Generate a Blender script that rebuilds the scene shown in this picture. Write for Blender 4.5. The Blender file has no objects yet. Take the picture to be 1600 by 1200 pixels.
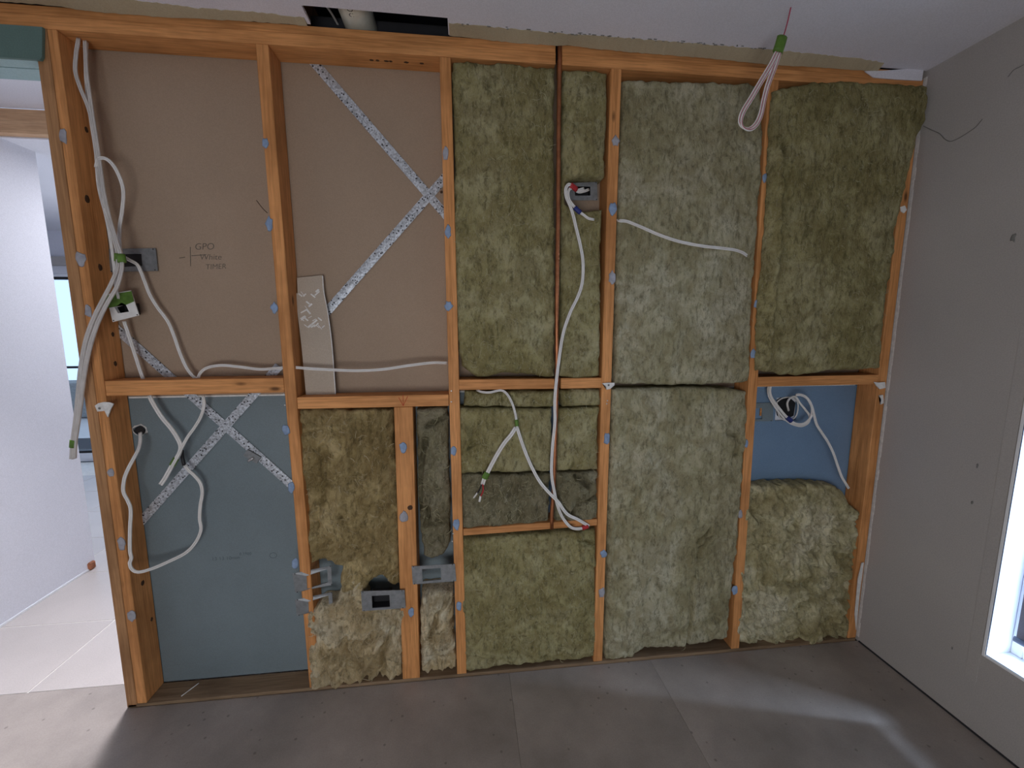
import bpy, bmesh, math, random
import numpy as np
from mathutils import Vector, Matrix

scene = bpy.context.scene
C = scene.collection
random.seed(7)

# ------------------------------------------------------------------ camera
cam = bpy.data.cameras.new('camera'); camo = bpy.data.objects.new('camera', cam); C.objects.link(camo)
right = Vector((0.99382, -0.11100, -0.00109)); down = Vector((-0.01596, -0.13318, -0.99096)); fwd = Vector((0.10985, 0.98486, -0.13413))
mw = Matrix((right, -down, -fwd)).transposed().to_4x4(); mw.translation = Vector((1.2605, -1.5033, 1.3897))
camo.matrix_world = mw
cam.sensor_width = 36; cam.lens = 36*646.14/1600; cam.clip_start = 0.02; cam.clip_end = 200
scene.camera = camo

# ------------------------------------------------------------------ light
scene.view_settings.view_transform = 'Standard'; scene.view_settings.look = 'None'
scene.view_settings.exposure = 0.0; scene.view_settings.gamma = 1.0; scene.view_settings.use_curve_mapping = False
w = bpy.data.worlds.new('sky'); scene.world = w; w.use_nodes = True
bg = w.node_tree.nodes['Background']; bg.inputs[0].default_value = (0.50, 0.70, 1.0, 1); bg.inputs[1].default_value = 1.6
scene.cycles.max_bounces = 7; scene.cycles.diffuse_bounces = 5; scene.cycles.sample_clamp_indirect = 4
scene.cycles.caustics_reflective = False; scene.cycles.caustics_refractive = False
scene.cycles.use_denoising = True

def area(name, loc, target, sx, sy, power, col=(1, 1, 1), portal=False, spread=180):
    l = bpy.data.lights.new(name, 'AREA'); l.shape = 'RECTANGLE'; l.size = sx; l.size_y = sy; l.energy = power; l.color = col
    l.spread = math.radians(spread)
    o = bpy.data.objects.new(name, l); C.objects.link(o); o.location = loc
    o.rotation_euler = (Vector(target)-Vector(loc)).to_track_quat('-Z', 'Y').to_euler()
    if portal: l.cycles.is_portal = True
    return o
area('daylight_south_window', (0.95, -2.62, 0.78), (1.4, 0, 0.85), 1.1, 0.8, 20, (1.0, 0.955, 0.90))
area('daylight_east_window', (3.55, -0.95, 1.15), (2.4, -0.65, 1.0), 1.6, 1.7, 85, (0.55, 0.74, 1.0))
area('daylight_east_low', (4.75, -1.17, 2.5), (2.985, -0.44, 0.4), 0.5, 0.6, 360, (0.58, 0.74, 1.0))
area('hall_fill_light', (-0.27, 1.25, 2.26), (-0.27, 1.25, 0), 0.16, 0.16, 10, (0.93, 0.93, 1.0))  # added fill with no fitting behind it, brightens the white hall wall
area('opening_fill_light', (-0.07, 0.27, 2.38), (-0.22, -0.10, 0), 0.1, 0.1, 8.0, (0.95, 0.93, 1.0), spread=75)  # added fill, no real fitting: brightens the floor strip under the header
area('hall_daylight', (-0.75, 2.9, 1.5), (-0.75, 0, 0.9), 0.4, 1.4, 28, (0.85, 0.9, 1.0))
area('portal_east', (3.14, -1.0, 1.2), (2, -1.0, 1.2), 1.15, 1.8, 1, portal=True)
area('portal_hall', (-2.9, 3.22, 1.0), (-2.9, 2, 1.0), 1.6, 1.9, 1, portal=True)

# ------------------------------------------------------------------ materials
def new_mat(name):
    m = bpy.data.materials.new(name); m.use_nodes = True
    nt = m.node_tree; b = nt.nodes['Principled BSDF']
    return m, nt, b
def N(nt, t, **kw):
    n = nt.nodes.new(t)
    for k, v in kw.items():
        if hasattr(n, k): setattr(n, k, v)
        else: n.inputs[k.replace('_', ' ')].default_value = v
    return n
def coords(nt, scale=(1, 1, 1), rot=(0, 0, 0), per_object=True):
    tc = N(nt, 'ShaderNodeTexCoord'); mp = N(nt, 'ShaderNodeMapping')
    mp.inputs['Scale'].default_value = scale; mp.inputs['Rotation'].default_value = rot
    nt.links.new(tc.outputs['Object'], mp.inputs['Vector'])
    if per_object:
        oi = N(nt, 'ShaderNodeObjectInfo'); mu = N(nt, 'ShaderNodeMath', operation='MULTIPLY'); mu.inputs[1].default_value = 17.3
        nt.links.new(oi.outputs['Random'], mu.inputs[0])
        cb = N(nt, 'ShaderNodeCombineXYZ')
        for i in range(3): nt.links.new(mu.outputs[0], cb.inputs[i])
        nt.links.new(cb.outputs[0], mp.inputs['Location'])
    return mp.outputs[0]
def ramp(nt, fac, stops):
    r = N(nt, 'ShaderNodeValToRGB'); e = r.color_ramp.elements
    while len(e) < len(stops): e.new(0.5)
    for i, (p, c) in enumerate(stops):
        e[i].position = p; e[i].color = (*c, 1) if len(c) == 3 else c
    nt.links.new(fac, r.inputs[0]); return r.outputs[0]
def noise(nt, vec, scale, detail=6, rough=0.6, dist=0.0):
    n = N(nt, 'ShaderNodeTexNoise'); n.inputs['Scale'].default_value = scale; n.inputs['Detail'].default_value = detail
    n.inputs['Roughness'].default_value = rough; n.inputs['Distortion'].default_value = dist
    nt.links.new(vec, n.inputs['Vector']); return n.outputs['Fac']
def mix(nt, fac, a, b, mode='MIX'):
    m = N(nt, 'ShaderNodeMix', data_type='RGBA', blend_type=mode)
    for s, v in ((m.inputs[0], fac), (m.inputs[6], a), (m.inputs[7], b)):
        if isinstance(v, bpy.types.NodeSocket): nt.links.new(v, s)
        elif isinstance(v, (int, float)): s.default_value = v
        else: s.default_value = (*v, 1)
    return m.outputs[2]
def bump(nt, b, h, strength=0.3, dist=0.002):
    n = N(nt, 'ShaderNodeBump'); n.inputs['Strength'].default_value = strength; n.inputs['Distance'].default_value = dist
    nt.links.new(h, n.inputs['Height']); nt.links.new(n.outputs[0], b.inputs['Normal'])
def flat(name, col, rough=0.6, metal=0.0, var=0.06, scale=30, bmp=0.0, spec=0.3):
    m, nt, b = new_mat(name)
    v = coords(nt); f = noise(nt, v, scale)
    c = ramp(nt, f, [(0.3, tuple(x*(1-var*2) for x in col)), (0.7, tuple(min(1, x*(1+var)) for x in col))])
    nt.links.new(c, b.inputs['Base Color']); b.inputs['Roughness'].default_value = rough; b.inputs['Metallic'].default_value = metal
    b.inputs['Specular IOR Level'].default_value = spec
    if bmp: bump(nt, b, f, bmp)
    return m
def wood(name, axis, light, dark, rough=0.65):
    m, nt, b = new_mat(name)
    sc = {'z': (26, 26, 1.3), 'x': (1.3, 26, 26)}[axis]
    v = coords(nt, sc)
    f1 = noise(nt, v, 1.6, 8, 0.62, 0.6)
    v2 = coords(nt, tuple(s*5 for s in sc)); f2 = noise(nt, v2, 1.5, 3, 0.5)
    v3 = coords(nt, (1, 1, 1)); f3 = noise(nt, v3, 3.0, 4, 0.6)
    base = ramp(nt, f1, [(0.30, dark), (0.62, light)])
    base = mix(nt, 0.35, base, ramp(nt, f2, [(0.35, tuple(x*0.62 for x in dark)), (0.6, light)]))
    base = mix(nt, ramp(nt, f3, [(0.47, (0, 0, 0)), (0.72, (0.7, 0.7, 0.7))]), base, tuple(x*0.66 for x in dark))
    vk = coords(nt, (9, 9, 3.4) if axis == 'z' else (3.4, 9, 9))
    vo = N(nt, 'ShaderNodeTexVoronoi'); vo.inputs['Scale'].default_value = 1.0; nt.links.new(vk, vo.inputs['Vector'])
    k = ramp(nt, vo.outputs['Distance'], [(0.03, (1, 1, 1)), (0.085, (0, 0, 0))])
    base = mix(nt, k, base, tuple(x*0.3 for x in dark))
    nt.links.new(base, b.inputs['Base Color']); b.inputs['Roughness'].default_value = rough; b.inputs['Specular IOR Level'].default_value = 0.25
    bump(nt, b, f1, 0.25, 0.0015)
    return m
M = {}
WL, WD = (0.74, 0.345, 0.128), (0.43, 0.175, 0.053)
M['wood_z'] = wood('pine_upright', 'z', WL, WD); M['wood_x'] = wood('pine_level', 'x', WL, WD)
M['wood_dull'] = wood('pine_weathered', 'z', (0.50, 0.27, 0.125), (0.30, 0.145, 0.06))
M['wood_hall_lit'] = wood('pine_hall_lit', 'x', (0.66, 0.43, 0.26), (0.52, 0.31, 0.17))  # same pine as the studs, lightened: hall light and haze put into the colour
M['wood_plate'] = wood('pine_floor_plate', 'x', (0.30, 0.21, 0.13), (0.16, 0.10, 0.055))
M['knot'] = flat('knot', (0.07, 0.035, 0.018), 0.8)
def wool(name, a, b_, c_, tuft=(0.62, 0.6, 0.48)):
    m, nt, b = new_mat(name)
    v = coords(nt, (1, 1, 1)); vs = coords(nt, (1.5, 1, 0.65))
    big = noise(nt, v, 4.5, 5, 0.6, 0.5); mid = noise(nt, vs, 42, 8, 0.76, 0.35); fine = noise(nt, vs, 120, 5, 0.75, 1.2)
    patch = noise(nt, v, 11, 4, 0.65, 0.8)
    col = ramp(nt, big, [(0.36, a), (0.50, b_), (0.64, c_)])
    col = mix(nt, ramp(nt, patch, [(0.42, (0.55, 0.55, 0.55)), (0.58, (0, 0, 0))]), col, tuple(x*k for x, k in zip(a, (0.80, 0.74, 0.70))))
    col = mix(nt, ramp(nt, patch, [(0.56, (0, 0, 0)), (0.72, (0.45, 0.45, 0.45))]), col, tuple(x*k for x, k in zip(c_, (1.12, 1.07, 1.0))))
    col = mix(nt, ramp(nt, mid, [(0.37, (0.7, 0.7, 0.7)), (0.51, (0, 0, 0))]), col, tuple(x*0.36 for x in a))
    col = mix(nt, ramp(nt, fine, [(0.55, (0, 0, 0)), (0.74, (0.6, 0.6, 0.6))]), col, tuft)
    col = mix(nt, ramp(nt, fine, [(0.30, (0.7, 0.7, 0.7)), (0.42, (0, 0, 0))]), col, tuple(x*0.4 for x in a))
    nt.links.new(col, b.inputs['Base Color']); b.inputs['Roughness'].default_value = 1.0; b.inputs['Specular IOR Level'].default_value = 0.05
    ad = N(nt, 'ShaderNodeMath', operation='ADD'); nt.links.new(mid, ad.inputs[0])
    ml = N(nt, 'ShaderNodeMath', operation='MULTIPLY'); nt.links.new(fine, ml.inputs[0]); ml.inputs[1].default_value = 0.5
    nt.links.new(ml.outputs[0], ad.inputs[1])
    bump(nt, b, ad.outputs[0], 1.0, 0.011)
    return m
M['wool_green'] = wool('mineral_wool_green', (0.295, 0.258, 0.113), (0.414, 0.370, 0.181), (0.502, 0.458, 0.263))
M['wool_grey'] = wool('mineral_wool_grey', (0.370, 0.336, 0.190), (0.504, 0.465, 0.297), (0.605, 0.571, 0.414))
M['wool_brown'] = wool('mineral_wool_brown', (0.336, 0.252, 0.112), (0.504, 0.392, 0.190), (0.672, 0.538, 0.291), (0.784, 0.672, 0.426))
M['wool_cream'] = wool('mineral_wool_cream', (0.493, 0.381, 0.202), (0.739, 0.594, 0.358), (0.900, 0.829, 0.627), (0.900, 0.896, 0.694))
M['wool_pale'] = wool('mineral_wool_pale', (0.448, 0.392, 0.202), (0.650, 0.594, 0.358), (0.829, 0.773, 0.560), (0.896, 0.840, 0.616))
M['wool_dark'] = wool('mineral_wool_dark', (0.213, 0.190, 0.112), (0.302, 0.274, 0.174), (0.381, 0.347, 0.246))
def board(name, col, var=0.12, rough=0.75, speck=0.0, spec=0.3):
    m, nt, b = new_mat(name)
    v = coords(nt, (1, 1, 1), per_object=False)
    f = noise(nt, v, 2.2, 4, 0.6); g = noise(nt, v, 260, 3, 0.6)
    c = ramp(nt, f, [(0.3, tuple(x*(1-var) for x in col)), (0.7, tuple(min(1, x*(1+var)) for x in col))])
    c = mix(nt, 0.12, c, ramp(nt, g, [(0.4, (0.25, 0.25, 0.25)), (0.6, (1, 1, 1))]), 'MULTIPLY')
    if speck:
        vo = N(nt, 'ShaderNodeTexVoronoi'); vo.inputs['Scale'].default_value = 19; nt.links.new(v, vo.inputs['Vector'])
        s = ramp(nt, vo.outputs['Distance'], [(0.06, (speck,)*3), (0.11, (0, 0, 0))])
        c = mix(nt, s, c, tuple(x*0.3 for x in col))
    nt.links.new(c, b.inputs['Base Color']); b.inputs['Roughness'].default_value = rough; b.inputs['Specular IOR Level'].default_value = spec
    bump(nt, b, g, 0.08, 0.001)
    return m
M['kraft'] = board('brown_lining_paper', (0.37, 0.272, 0.195), 0.06)
M['kraft_pale'] = board('offcut_paper', (0.46, 0.385, 0.31), 0.08)
M['bluepaper'] = board('blue_green_lining_paper', (0.18, 0.225, 0.245), 0.10, 0.55)
M['bluepaper_window_lit'] = board('window_lit_lining_paper', (0.165, 0.26, 0.385), 0.12, 0.5)  # same board as the first bay, bluer: window light put into the colour
M['teal'] = board('teal_lining_paper', (0.12, 0.195, 0.175), 0.2)
M['teal_light'] = board('pale_teal_board', (0.33, 0.48, 0.50), 0.05)
M['core'] = flat('plaster_core', (0.75, 0.74, 0.72), 0.9, var=0.1, scale=60)
M['ceiling'] = board('painted_ceiling', (0.76, 0.75, 0.82), 0.04, 0.8)
M['tanpaper'] = board('torn_ceiling_paper', (0.44, 0.37, 0.25), 0.10, 0.85)
M['wallpaint'] = board('painted_wall', (0.445, 0.42, 0.40), 0.05, 0.7)
M['hallpaint'] = board('hall_paint', (0.79, 0.80, 0.86), 0.02, 0.6)
M['floor'] = board('fibre_cement_floor', (0.34, 0.298, 0.268), 0.30, 0.48, 0.55, 0.5)
M['tile'] = board('hall_tile', (0.54, 0.495, 0.47), 0.07, 0.35)
M['grout'] = flat('grout', (0.85, 0.83, 0.78), 0.9)
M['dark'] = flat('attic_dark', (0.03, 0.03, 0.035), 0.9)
def strap_mat():
    m, nt, b = new_mat('galvanised_strap')
    v = coords(nt, (1, 1, 1))
    vo = N(nt, 'ShaderNodeTexVoronoi'); vo.inputs['Scale'].default_value = 190; nt.links.new(v, vo.inputs['Vector'])
    col = ramp(nt, vo.outputs['Color'], [(0.2, (0.34, 0.36, 0.39)), (0.8, (0.66, 0.70, 0.76))])
    vo2 = N(nt, 'ShaderNodeTexVoronoi'); vo2.inputs['Scale'].default_value = 85; nt.links.new(v, vo2.inputs['Vector'])
    h = ramp(nt, vo2.outputs['Distance'], [(0.20, (1, 1, 1)), (0.30, (0, 0, 0))])
    col = mix(nt, h, col, (0.03, 0.03, 0.035))
    nt.links.new(col, b.inputs['Base Color']); b.inputs['Metallic'].default_value = 0.35; b.inputs['Roughness'].default_value = 0.42
    return m
M['strap'] = strap_mat()
M['galv'] = flat('galvanised_plate', (0.25, 0.26, 0.27), 0.45, 0.4, 0.12, 60)
M['copper'] = flat('copper', (0.42, 0.17, 0.08), 0.38, 0.85, 0.2, 20)
M['cable'] = flat('white_cable_sheath', (0.74, 0.72, 0.70), 0.5, var=0.04)
M['cable_old'] = flat('greyed_cable_sheath', (0.58, 0.55, 0.53), 0.55, var=0.06)
M['green'] = flat('green_tape', (0.10, 0.20, 0.03), 0.5, var=0.2)
M['navy'] = flat('blue_tape', (0.02, 0.03, 0.16), 0.5)
M['red'] = flat('red_tape', (0.42, 0.03, 0.035), 0.5)
M['pink'] = flat('red_stripe', (0.40, 0.05, 0.10), 0.5)
M['black'] = flat('black_plastic', (0.02, 0.02, 0.022), 0.5)
M['whiteplastic'] = flat('white_plastic', (0.78, 0.77, 0.75), 0.5)
M['glue'] = flat('blue_adhesive', (0.25, 0.34, 0.50), 0.75, var=0.12, scale=60, bmp=0.3)
M['glue_grey'] = flat('grey_adhesive', (0.36, 0.36, 0.40), 0.75, var=0.12, scale=60, bmp=0.3)
M['pvc'] = flat('pvc_pipe', (0.72, 0.72, 0.62), 0.4)
M['frame'] = flat('white_frame', (0.85, 0.87, 0.9), 0.35, var=0.01)
M['blind'] = flat('charcoal_blind', (0.21, 0.20, 0.24), 0.8, var=0.08, scale=300)
M['bar'] = flat('blind_bar', (0.12, 0.14, 0.2), 0.4, 0.3)
M['pencil'] = flat('pencil_lead', (0.13, 0.11, 0.09), 0.7)
M['redpencil'] = flat('red_crayon', (0.45, 0.07, 0.03), 0.8)
M['print'] = flat('board_print', (0.11, 0.14, 0.16), 0.8)
M['rust'] = flat('rust', (0.42, 0.16, 0.08), 0.8, var=0.3)
M['stain'] = flat('grey_stain', (0.20, 0.20, 0.19), 0.9, var=0.2)
M['steel'] = flat('bright_steel', (0.6, 0.6, 0.6), 0.3, 0.8)
def glass_mat():
    m, nt, b = new_mat('clear_glass')
    g = N(nt, 'ShaderNodeBsdfTransparent'); gl = N(nt, 'ShaderNodeBsdfGlossy'); gl.inputs['Roughness'].default_value = 0.03
    mx = N(nt, 'ShaderNodeMixShader'); mx.inputs[0].default_value = 0.06
    nt.links.new(g.outputs[0], mx.inputs[1]); nt.links.new(gl.outputs[0], mx.inputs[2])
    nt.links.new(mx.outputs[0], nt.nodes['Material Output'].inputs[0]); return m
M['glass'] = glass_mat()

# ------------------------------------------------------------------ helpers
def link(name, me, mat, parent=None, origin=None):
    me.materials.append(M[mat] if isinstance(mat, str) else mat)
    o = bpy.data.objects.new(name, me); C.objects.link(o)
    if parent is not None: o.parent = parent
    return o
def from_bm(name, bm, mat, parent=None, smooth=False):
    """One mesh object whose origin sits in its own middle (parents never move or turn, so world = local)."""
    bmesh.ops.recalc_face_normals(bm, faces=bm.faces[:])
    me = bpy.data.meshes.new(name)
    co = [v.co for v in bm.verts]
    c = Vector([(min(v[i] for v in co)+max(v[i] for v in co))/2 for i in range(3)])
    for v in bm.verts: v.co -= c
    bm.to_mesh(me); bm.free()
    if smooth: me.polygons.foreach_set('use_smooth', [True]*len(me.polygons))
    o = link(name, me, mat, parent)
    off = Vector((0, 0, 0)); p = parent
    while p is not None: off += p.location; p = p.parent
    o.location = c-off
    return o
def empty(name, loc=(0, 0, 0), **props):
    o = bpy.data.objects.new(name, None); C.objects.link(o); o.location = loc; o.empty_display_size = 0.05
    for k, v in props.items(): o[k] = v
    return o
def tag(o, label, cat, group=None):
    o['label'] = label; o['category'] = cat
    if group: o['group'] = group
    return o
def add_hexa(bm, p):
    """p: eight corners, four of one end then four of the other."""
    v = [bm.verts.new(q) for q in p]
    for f in ((0, 1, 2, 3), (7, 6, 5, 4), (0, 4, 5, 1), (1, 5, 6, 2), (2, 6, 7, 3), (3, 7, 4, 0)): bm.faces.new([v[i] for i in f])
def add_box(bm, x0, x1, y0, y1, z0, z1):
    add_hexa(bm, [(x0, y0, z0), (x1, y0, z0), (x1, y1, z0), (x0, y1, z0), (x0, y0, z1), (x1, y0, z1), (x1, y1, z1), (x0, y1, z1)])
def bevel(bm, w, seg=1):
    bmesh.ops.bevel(bm, geom=bm.edges[:], offset=w, segments=seg, affect='EDGES', profile=0.6)
def boxobj(name, b, mat, parent=None, bev=0.0):
    bm = bmesh.new(); add_box(bm, *b)
    if bev: bevel(bm, bev)
    return from_bm(name, bm, mat, parent)
def add_prism(bm, pts, d):
    """pts: ring of 3-D points, extruded by vector d."""
    d = Vector(d); a = [bm.verts.new(p) for p in pts]; b = [bm.verts.new(Vector(p)+d) for p in pts]
    bm.faces.new(a); bm.faces.new(b[::-1]); n = len(a)
    for i in range(n): bm.faces.new((a[i], a[(i+1) % n], b[(i+1) % n], b[i]))
def prism(name, pts, d, mat, parent=None, bev=0.0):
    bm = bmesh.new(); add_prism(bm, pts, d)
    bmesh.ops.triangulate(bm, faces=[f for f in bm.faces if len(f.verts) > 4])
    if bev: bevel(bm, bev)
    return from_bm(name, bm, mat, parent)
def blob(name, c, rx, rz, th, mat, parent=None, n=12, seed=0, ny=(0, -1, 0), rag=0.14):
    """Flattened dab lying on the surface at c whose outward direction is ny."""
    r = random.Random(seed); nrm = Vector(ny).normalized(); c = Vector(c)
    up = Vector((0, 0, 1)) if abs(nrm.z) < 0.9 else Vector((0, 1, 0)); sx = up.cross(nrm).normalized(); up = nrm.cross(sx)
    bm = bmesh.new(); rings = []
    k = [1+r.uniform(-rag, rag) for _ in range(n)]
    for (s, h) in ((1.0, -0.0003), (0.88, 0.6), (0.45, 1.0)):
        rings.append([bm.verts.new(c+sx*(rx*s*k[i]*math.cos(2*math.pi*i/n))+up*(rz*s*k[i]*math.sin(2*math.pi*i/n))+nrm*(th*h if h > 0 else h)) for i in range(n)])
    for a, b in zip(rings, rings[1:]):
        for i in range(n): bm.faces.new((a[i], a[(i+1) % n], b[(i+1) % n], b[i]))
    bm.faces.new(rings[-1]); bm.faces.new(rings[0][::-1])
    return from_bm(name, bm, mat, parent, True)
def spline(pts, step=0.006):
    P = [Vector(p) for p in pts]; P = [2*P[0]-P[1]]+P+[2*P[-1]-P[-2]]; out = []
    for i in range(1, len(P)-2):
        a, b, c, d = P[i-1:i+3]; n = max(2, int((c-b).length/step))
        for k in range(n):
            t = k/n; out.append(0.5*((2*b)+(c-a)*t+(2*a-5*b+4*c-d)*t*t+(3*b-a-3*c+d)*t**3))
    out.append(P[-2].copy()); return out
def add_sweep(bm, path, rw, rt, view=(0, -1, 0), n=8, taper=None, shift=0.0):
    """Oval tube along path; rw is half its width across the view direction, rt half its thickness."""
    rings = []; L = len(path); view = Vector(view)
    for i, p in enumerate(path):
        t = (path[min(i+1, L-1)]-path[max(i-1, 0)]).normalized()
        nn = view-t*view.dot(t)
        nn = nn.normalized() if nn.length > 1e-3 else Vector((0, 0, 1)); bb = t.cross(nn).normalized()
        s = taper(i/(L-1)) if taper else 1.0
        q = p+bb*shift
        rings.append([bm.verts.new(q+bb*(rw*s*math.cos(2*math.pi*k/n))+nn*(rt*s*math.sin(2*math.pi*k/n))) for k in range(n)])
    for a, b in zip(rings, rings[1:]):
        for k in range(n): bm.faces.new((a[k], a[(k+1) % n], b[(k+1) % n], b[k]))
    bm.faces.new(rings[0][::-1]); bm.faces.new(rings[-1])
def sweep(name, pts, rw, rt, mat, parent=None, step=0.006, **kw):
    bm = bmesh.new(); add_sweep(bm, spline(pts, step), rw, rt, **kw)
    return from_bm(name, bm, mat, parent, True)

# ================================================================== SETTING
# ------------------------------------------------------------------ floor
floor = empty('floor', kind='structure')
X0, X1 = -0.93, 2.985
for a, b in ((1.4148, 2.0136), (2.0144, X1)): boxobj('floor_sheet', (a, b, -2.8, -0.002, -0.018, 0.0), 'floor', floor, 0.0005)
prism('floor_sheet', [(X0, -2.8, 0.0), (1.414, -2.8, 0.0), (1.414, -0.002, 0.0), (-0.002, -0.002, 0.0), (-0.002, 0.112, 0.0), (X0, 0.112, 0.0)], (0, 0, -0.018), 'floor', floor)
boxobj('subfloor', (-4.2, 4.2, -3.7, 4.3, -0.06, -0.019), 'dark', floor)
boxobj('grout_bed', (-4.2, 3.0, 0.114, 3.16, -0.018, -0.0015), 'grout', floor)
for i in range(-6, 4):
    for j in range(6):
        xa = -0.438+0.6*i; ya = 0.52+0.44*(j-1)
        x0, x1, y0, y1 = xa+0.0025, xa+0.5975, max(ya+0.0025, 0.1145), min(ya+0.4375, 3.15)
        if y1-y0 > 0.05 and x1 < 1.5: boxobj('floor_tile', (x0, x1, y0, y1, -0.014, 0.0005), 'tile', floor, 0.0008)

# ------------------------------------------------------------------ ceiling
ZC = 2.338
ceil = empty('ceiling', kind='structure')
bm = bmesh.new()
add_box(bm, X0, 0.792, -3.6, 0.0, ZC, ZC+0.01); add_box(bm, 1.221, X1, -3.6, 0.0, ZC, ZC+0.01)
add_prism(bm, [(0.792, -3.6, ZC), (1.221, -3.6, ZC), (1.221, -0.074, ZC), (0.80, -0.078, ZC), (0.792, -0.076, ZC)], (0, 0, 0.01))
from_bm('ceiling_board', bm, 'ceiling', ceil)
def strip(name, inner, outer, mat, th):
    """Ragged paper strip hanging under the ceiling edge, between two lines of 3-D points."""
    bm = bmesh.new(); r = random.Random(len(inner)+3)
    def sample(l, x):
        for p, q in zip(l, l[1:]):
            if x <= q[0] or q is l[-1]:
                t = min(1, max(0, (x-p[0])/(q[0]-p[0]))); return [p[i]+(q[i]-p[i])*t for i in range(3)]
    x0, x1 = max(inner[0][0], outer[0][0]), min(inner[-1][0], outer[-1][0]); n = int((x1-x0)/0.013); prev = None
    for i in range(n+1):
        x = x0+(x1-x0)*i/n; a = sample(inner, x); b = sample(outer, x)
        a[1] += r.uniform(-0.003, 0.003); b[2] += r.uniform(-0.0012, 0.0012)
        cur = ((x, a[1], ZC-th), (x, b[1], min(ZC-th, b[2]-0.0015)), (x, b[1], ZC+0.0003), (x, a[1], ZC+0.0003))
        if prev: add_hexa(bm, list(prev)+list(cur))
        prev = cur
    bmesh.ops.remove_doubles(bm, verts=bm.verts[:], dist=1e-5)
    return from_bm(name, bm, mat, ceil)
strip('torn_paper_strip', [(-0.92, -0.07, 2.338)]+[(0.146,-0.041,2.338),(0.321,-0.046,2.338),(0.465,-0.033,2.338),(0.646,-0.035,2.338),(0.782,-0.029,2.338)], [(-0.92, -0.003, 2.337)]+[(-0.071,-0.003,2.336),(0.088,-0.003,2.335),(0.146,-0.003,2.327),(0.356,-0.003,2.326),(0.631,-0.003,2.333),(0.782,-0.003,2.332)], 'tanpaper', 0.0016)
strip('torn_paper_strip', [(1.224,-0.053,2.338),(1.424,-0.05,2.338),(1.634,-0.046,2.338),(1.851,-0.049,2.338),(2.076,-0.049,2.338),(2.309,-0.048,2.338),(2.558,-0.042,2.338),(2.686,-0.038,2.338),(2.78,-0.027,2.338)], [(1.222,-0.003,2.335),(1.429,-0.003,2.328),(1.58,-0.003,2.329),(1.62,-0.003,2.333),(1.713,-0.003,2.328),(1.871,-0.003,2.326),(2.104,-0.003,2.325),(2.346,-0.003,2.32),(2.596,-0.003,2.323),(2.725,-0.003,2.323),(2.814,-0.003,2.326)], 'tanpaper', 0.0016)
# torn bright paper fibres along the strip edge
bm = bmesh.new(); r = random.Random(5)
for k in range(90):
    x = r.uniform(1.25, 2.3); y = -0.048+r.uniform(-0.010, 0.004); l = r.uniform(0.003, 0.014)
    add_box(bm, x, x+l, y, y+r.uniform(0.0006, 0.0018), ZC-0.0022, ZC+0.0001)
o = from_bm('paper_shreds', bm, 'stain', ceil); o['kind'] = 'stuff'
# attic above the opening: near-black shell added to keep sky light out
attic = empty('attic_shell', kind='structure')
boxobj('attic_sky_blocker', (-1.2, 3.4, -3.8, 0.6, 2.95, 3.0), 'dark', attic)
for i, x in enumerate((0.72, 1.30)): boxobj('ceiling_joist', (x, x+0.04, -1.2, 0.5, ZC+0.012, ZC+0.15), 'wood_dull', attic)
boxobj('attic_light_barrier', (-1.2, 3.4, 0.55, 0.6, 2.42, 2.95), 'dark', attic)
boxobj('attic_light_barrier', (-1.2, 3.4, -3.8, -3.75, ZC+0.012, 2.95), 'dark', attic)
boxobj('attic_light_barrier', (3.3, 3.4, -3.75, 0.55, ZC+0.012, 2.95), 'dark', attic)
boxobj('attic_light_barrier', (-1.2, -1.1, -3.75, 0.55, ZC+0.012, 2.95), 'dark', attic)

boxobj('attic_light_barrier', (-1.2, 3.0, 0.1045, 0.1145, ZC+0.0005, 2.43), 'dark', attic)  # added dark board that stops hall light leaking into the attic
# ------------------------------------------------------------------ the stripped stud wall
wall = empty('wall_north', kind='structure')
D = 0.09
def stud(bx0, bx1, tx0, tx1, z0, z1, mat='wood_z', y0=0.0, y1=D):
    bm = bmesh.new()
    add_hexa(bm, [(bx0, y0, z0), (bx1, y0, z0), (bx1, y1, z0), (bx0, y1, z0), (tx0, y0, z1), (tx1, y0, z1), (tx1, y1, z1), (tx0, y1, z1)])
    bevel(bm, 0.0018); return from_bm('stud', bm, mat, wall)
ZT = 2.272; ZB = 0.0125
sA1 = stud(-0.004, 0.0295, 0.002, 0.037, 0.001, ZT, 'wood_dull')
sA = stud(0.031, 0.0635, 0.0385, 0.065, ZB, ZT, 'wood_z')
sB = stud(0.640, 0.678, 0.622, 0.660, ZB, ZT)
sC = stud(1.205, 1.243, 1.190, 1.227, ZB, ZT)
sD = stud(1.768, 1.806, 1.771, 1.809, ZB, ZT)
sE = stud(2.381, 2.418, 2.357, 2.396, ZB, ZT)
sF = stud(2.938, 2.978, 2.937, 2.976, ZB, ZT)
sT = stud(0.992, 1.058, 1.000, 1.066, ZB, 1.107)
def nog(x0, x1, z0, z1, y0=0.0, y1=D, tilt=0.0):
    bm = bmesh.new()
    add_hexa(bm, [(x0, y0, z0), (x0, y1, z0), (x0, y1, z1), (x0, y0, z1), (x1, y0, z0+tilt), (x1, y1, z0+tilt), (x1, y1, z1+tilt), (x1, y0, z1+tilt)])
    bevel(bm, 0.0016); return from_bm('nogging', bm, 'wood_x', wall)
n1 = nog(0.066, 0.630, 1.166, 1.217, tilt=0.002)
n2 = nog(0.670, 1.196, 1.108, 1.150)
n3 = nog(1.234, 1.589, 1.166, 1.204, tilt=-0.002); n3b = nog(1.612, 1.769, 1.164, 1.203)
n5 = nog(2.407, 2.937, 1.158, 1.197, tilt=0.002)
n6 = nog(1.240, 1.767, 0.601, 0.628, tilt=0.012)
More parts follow.
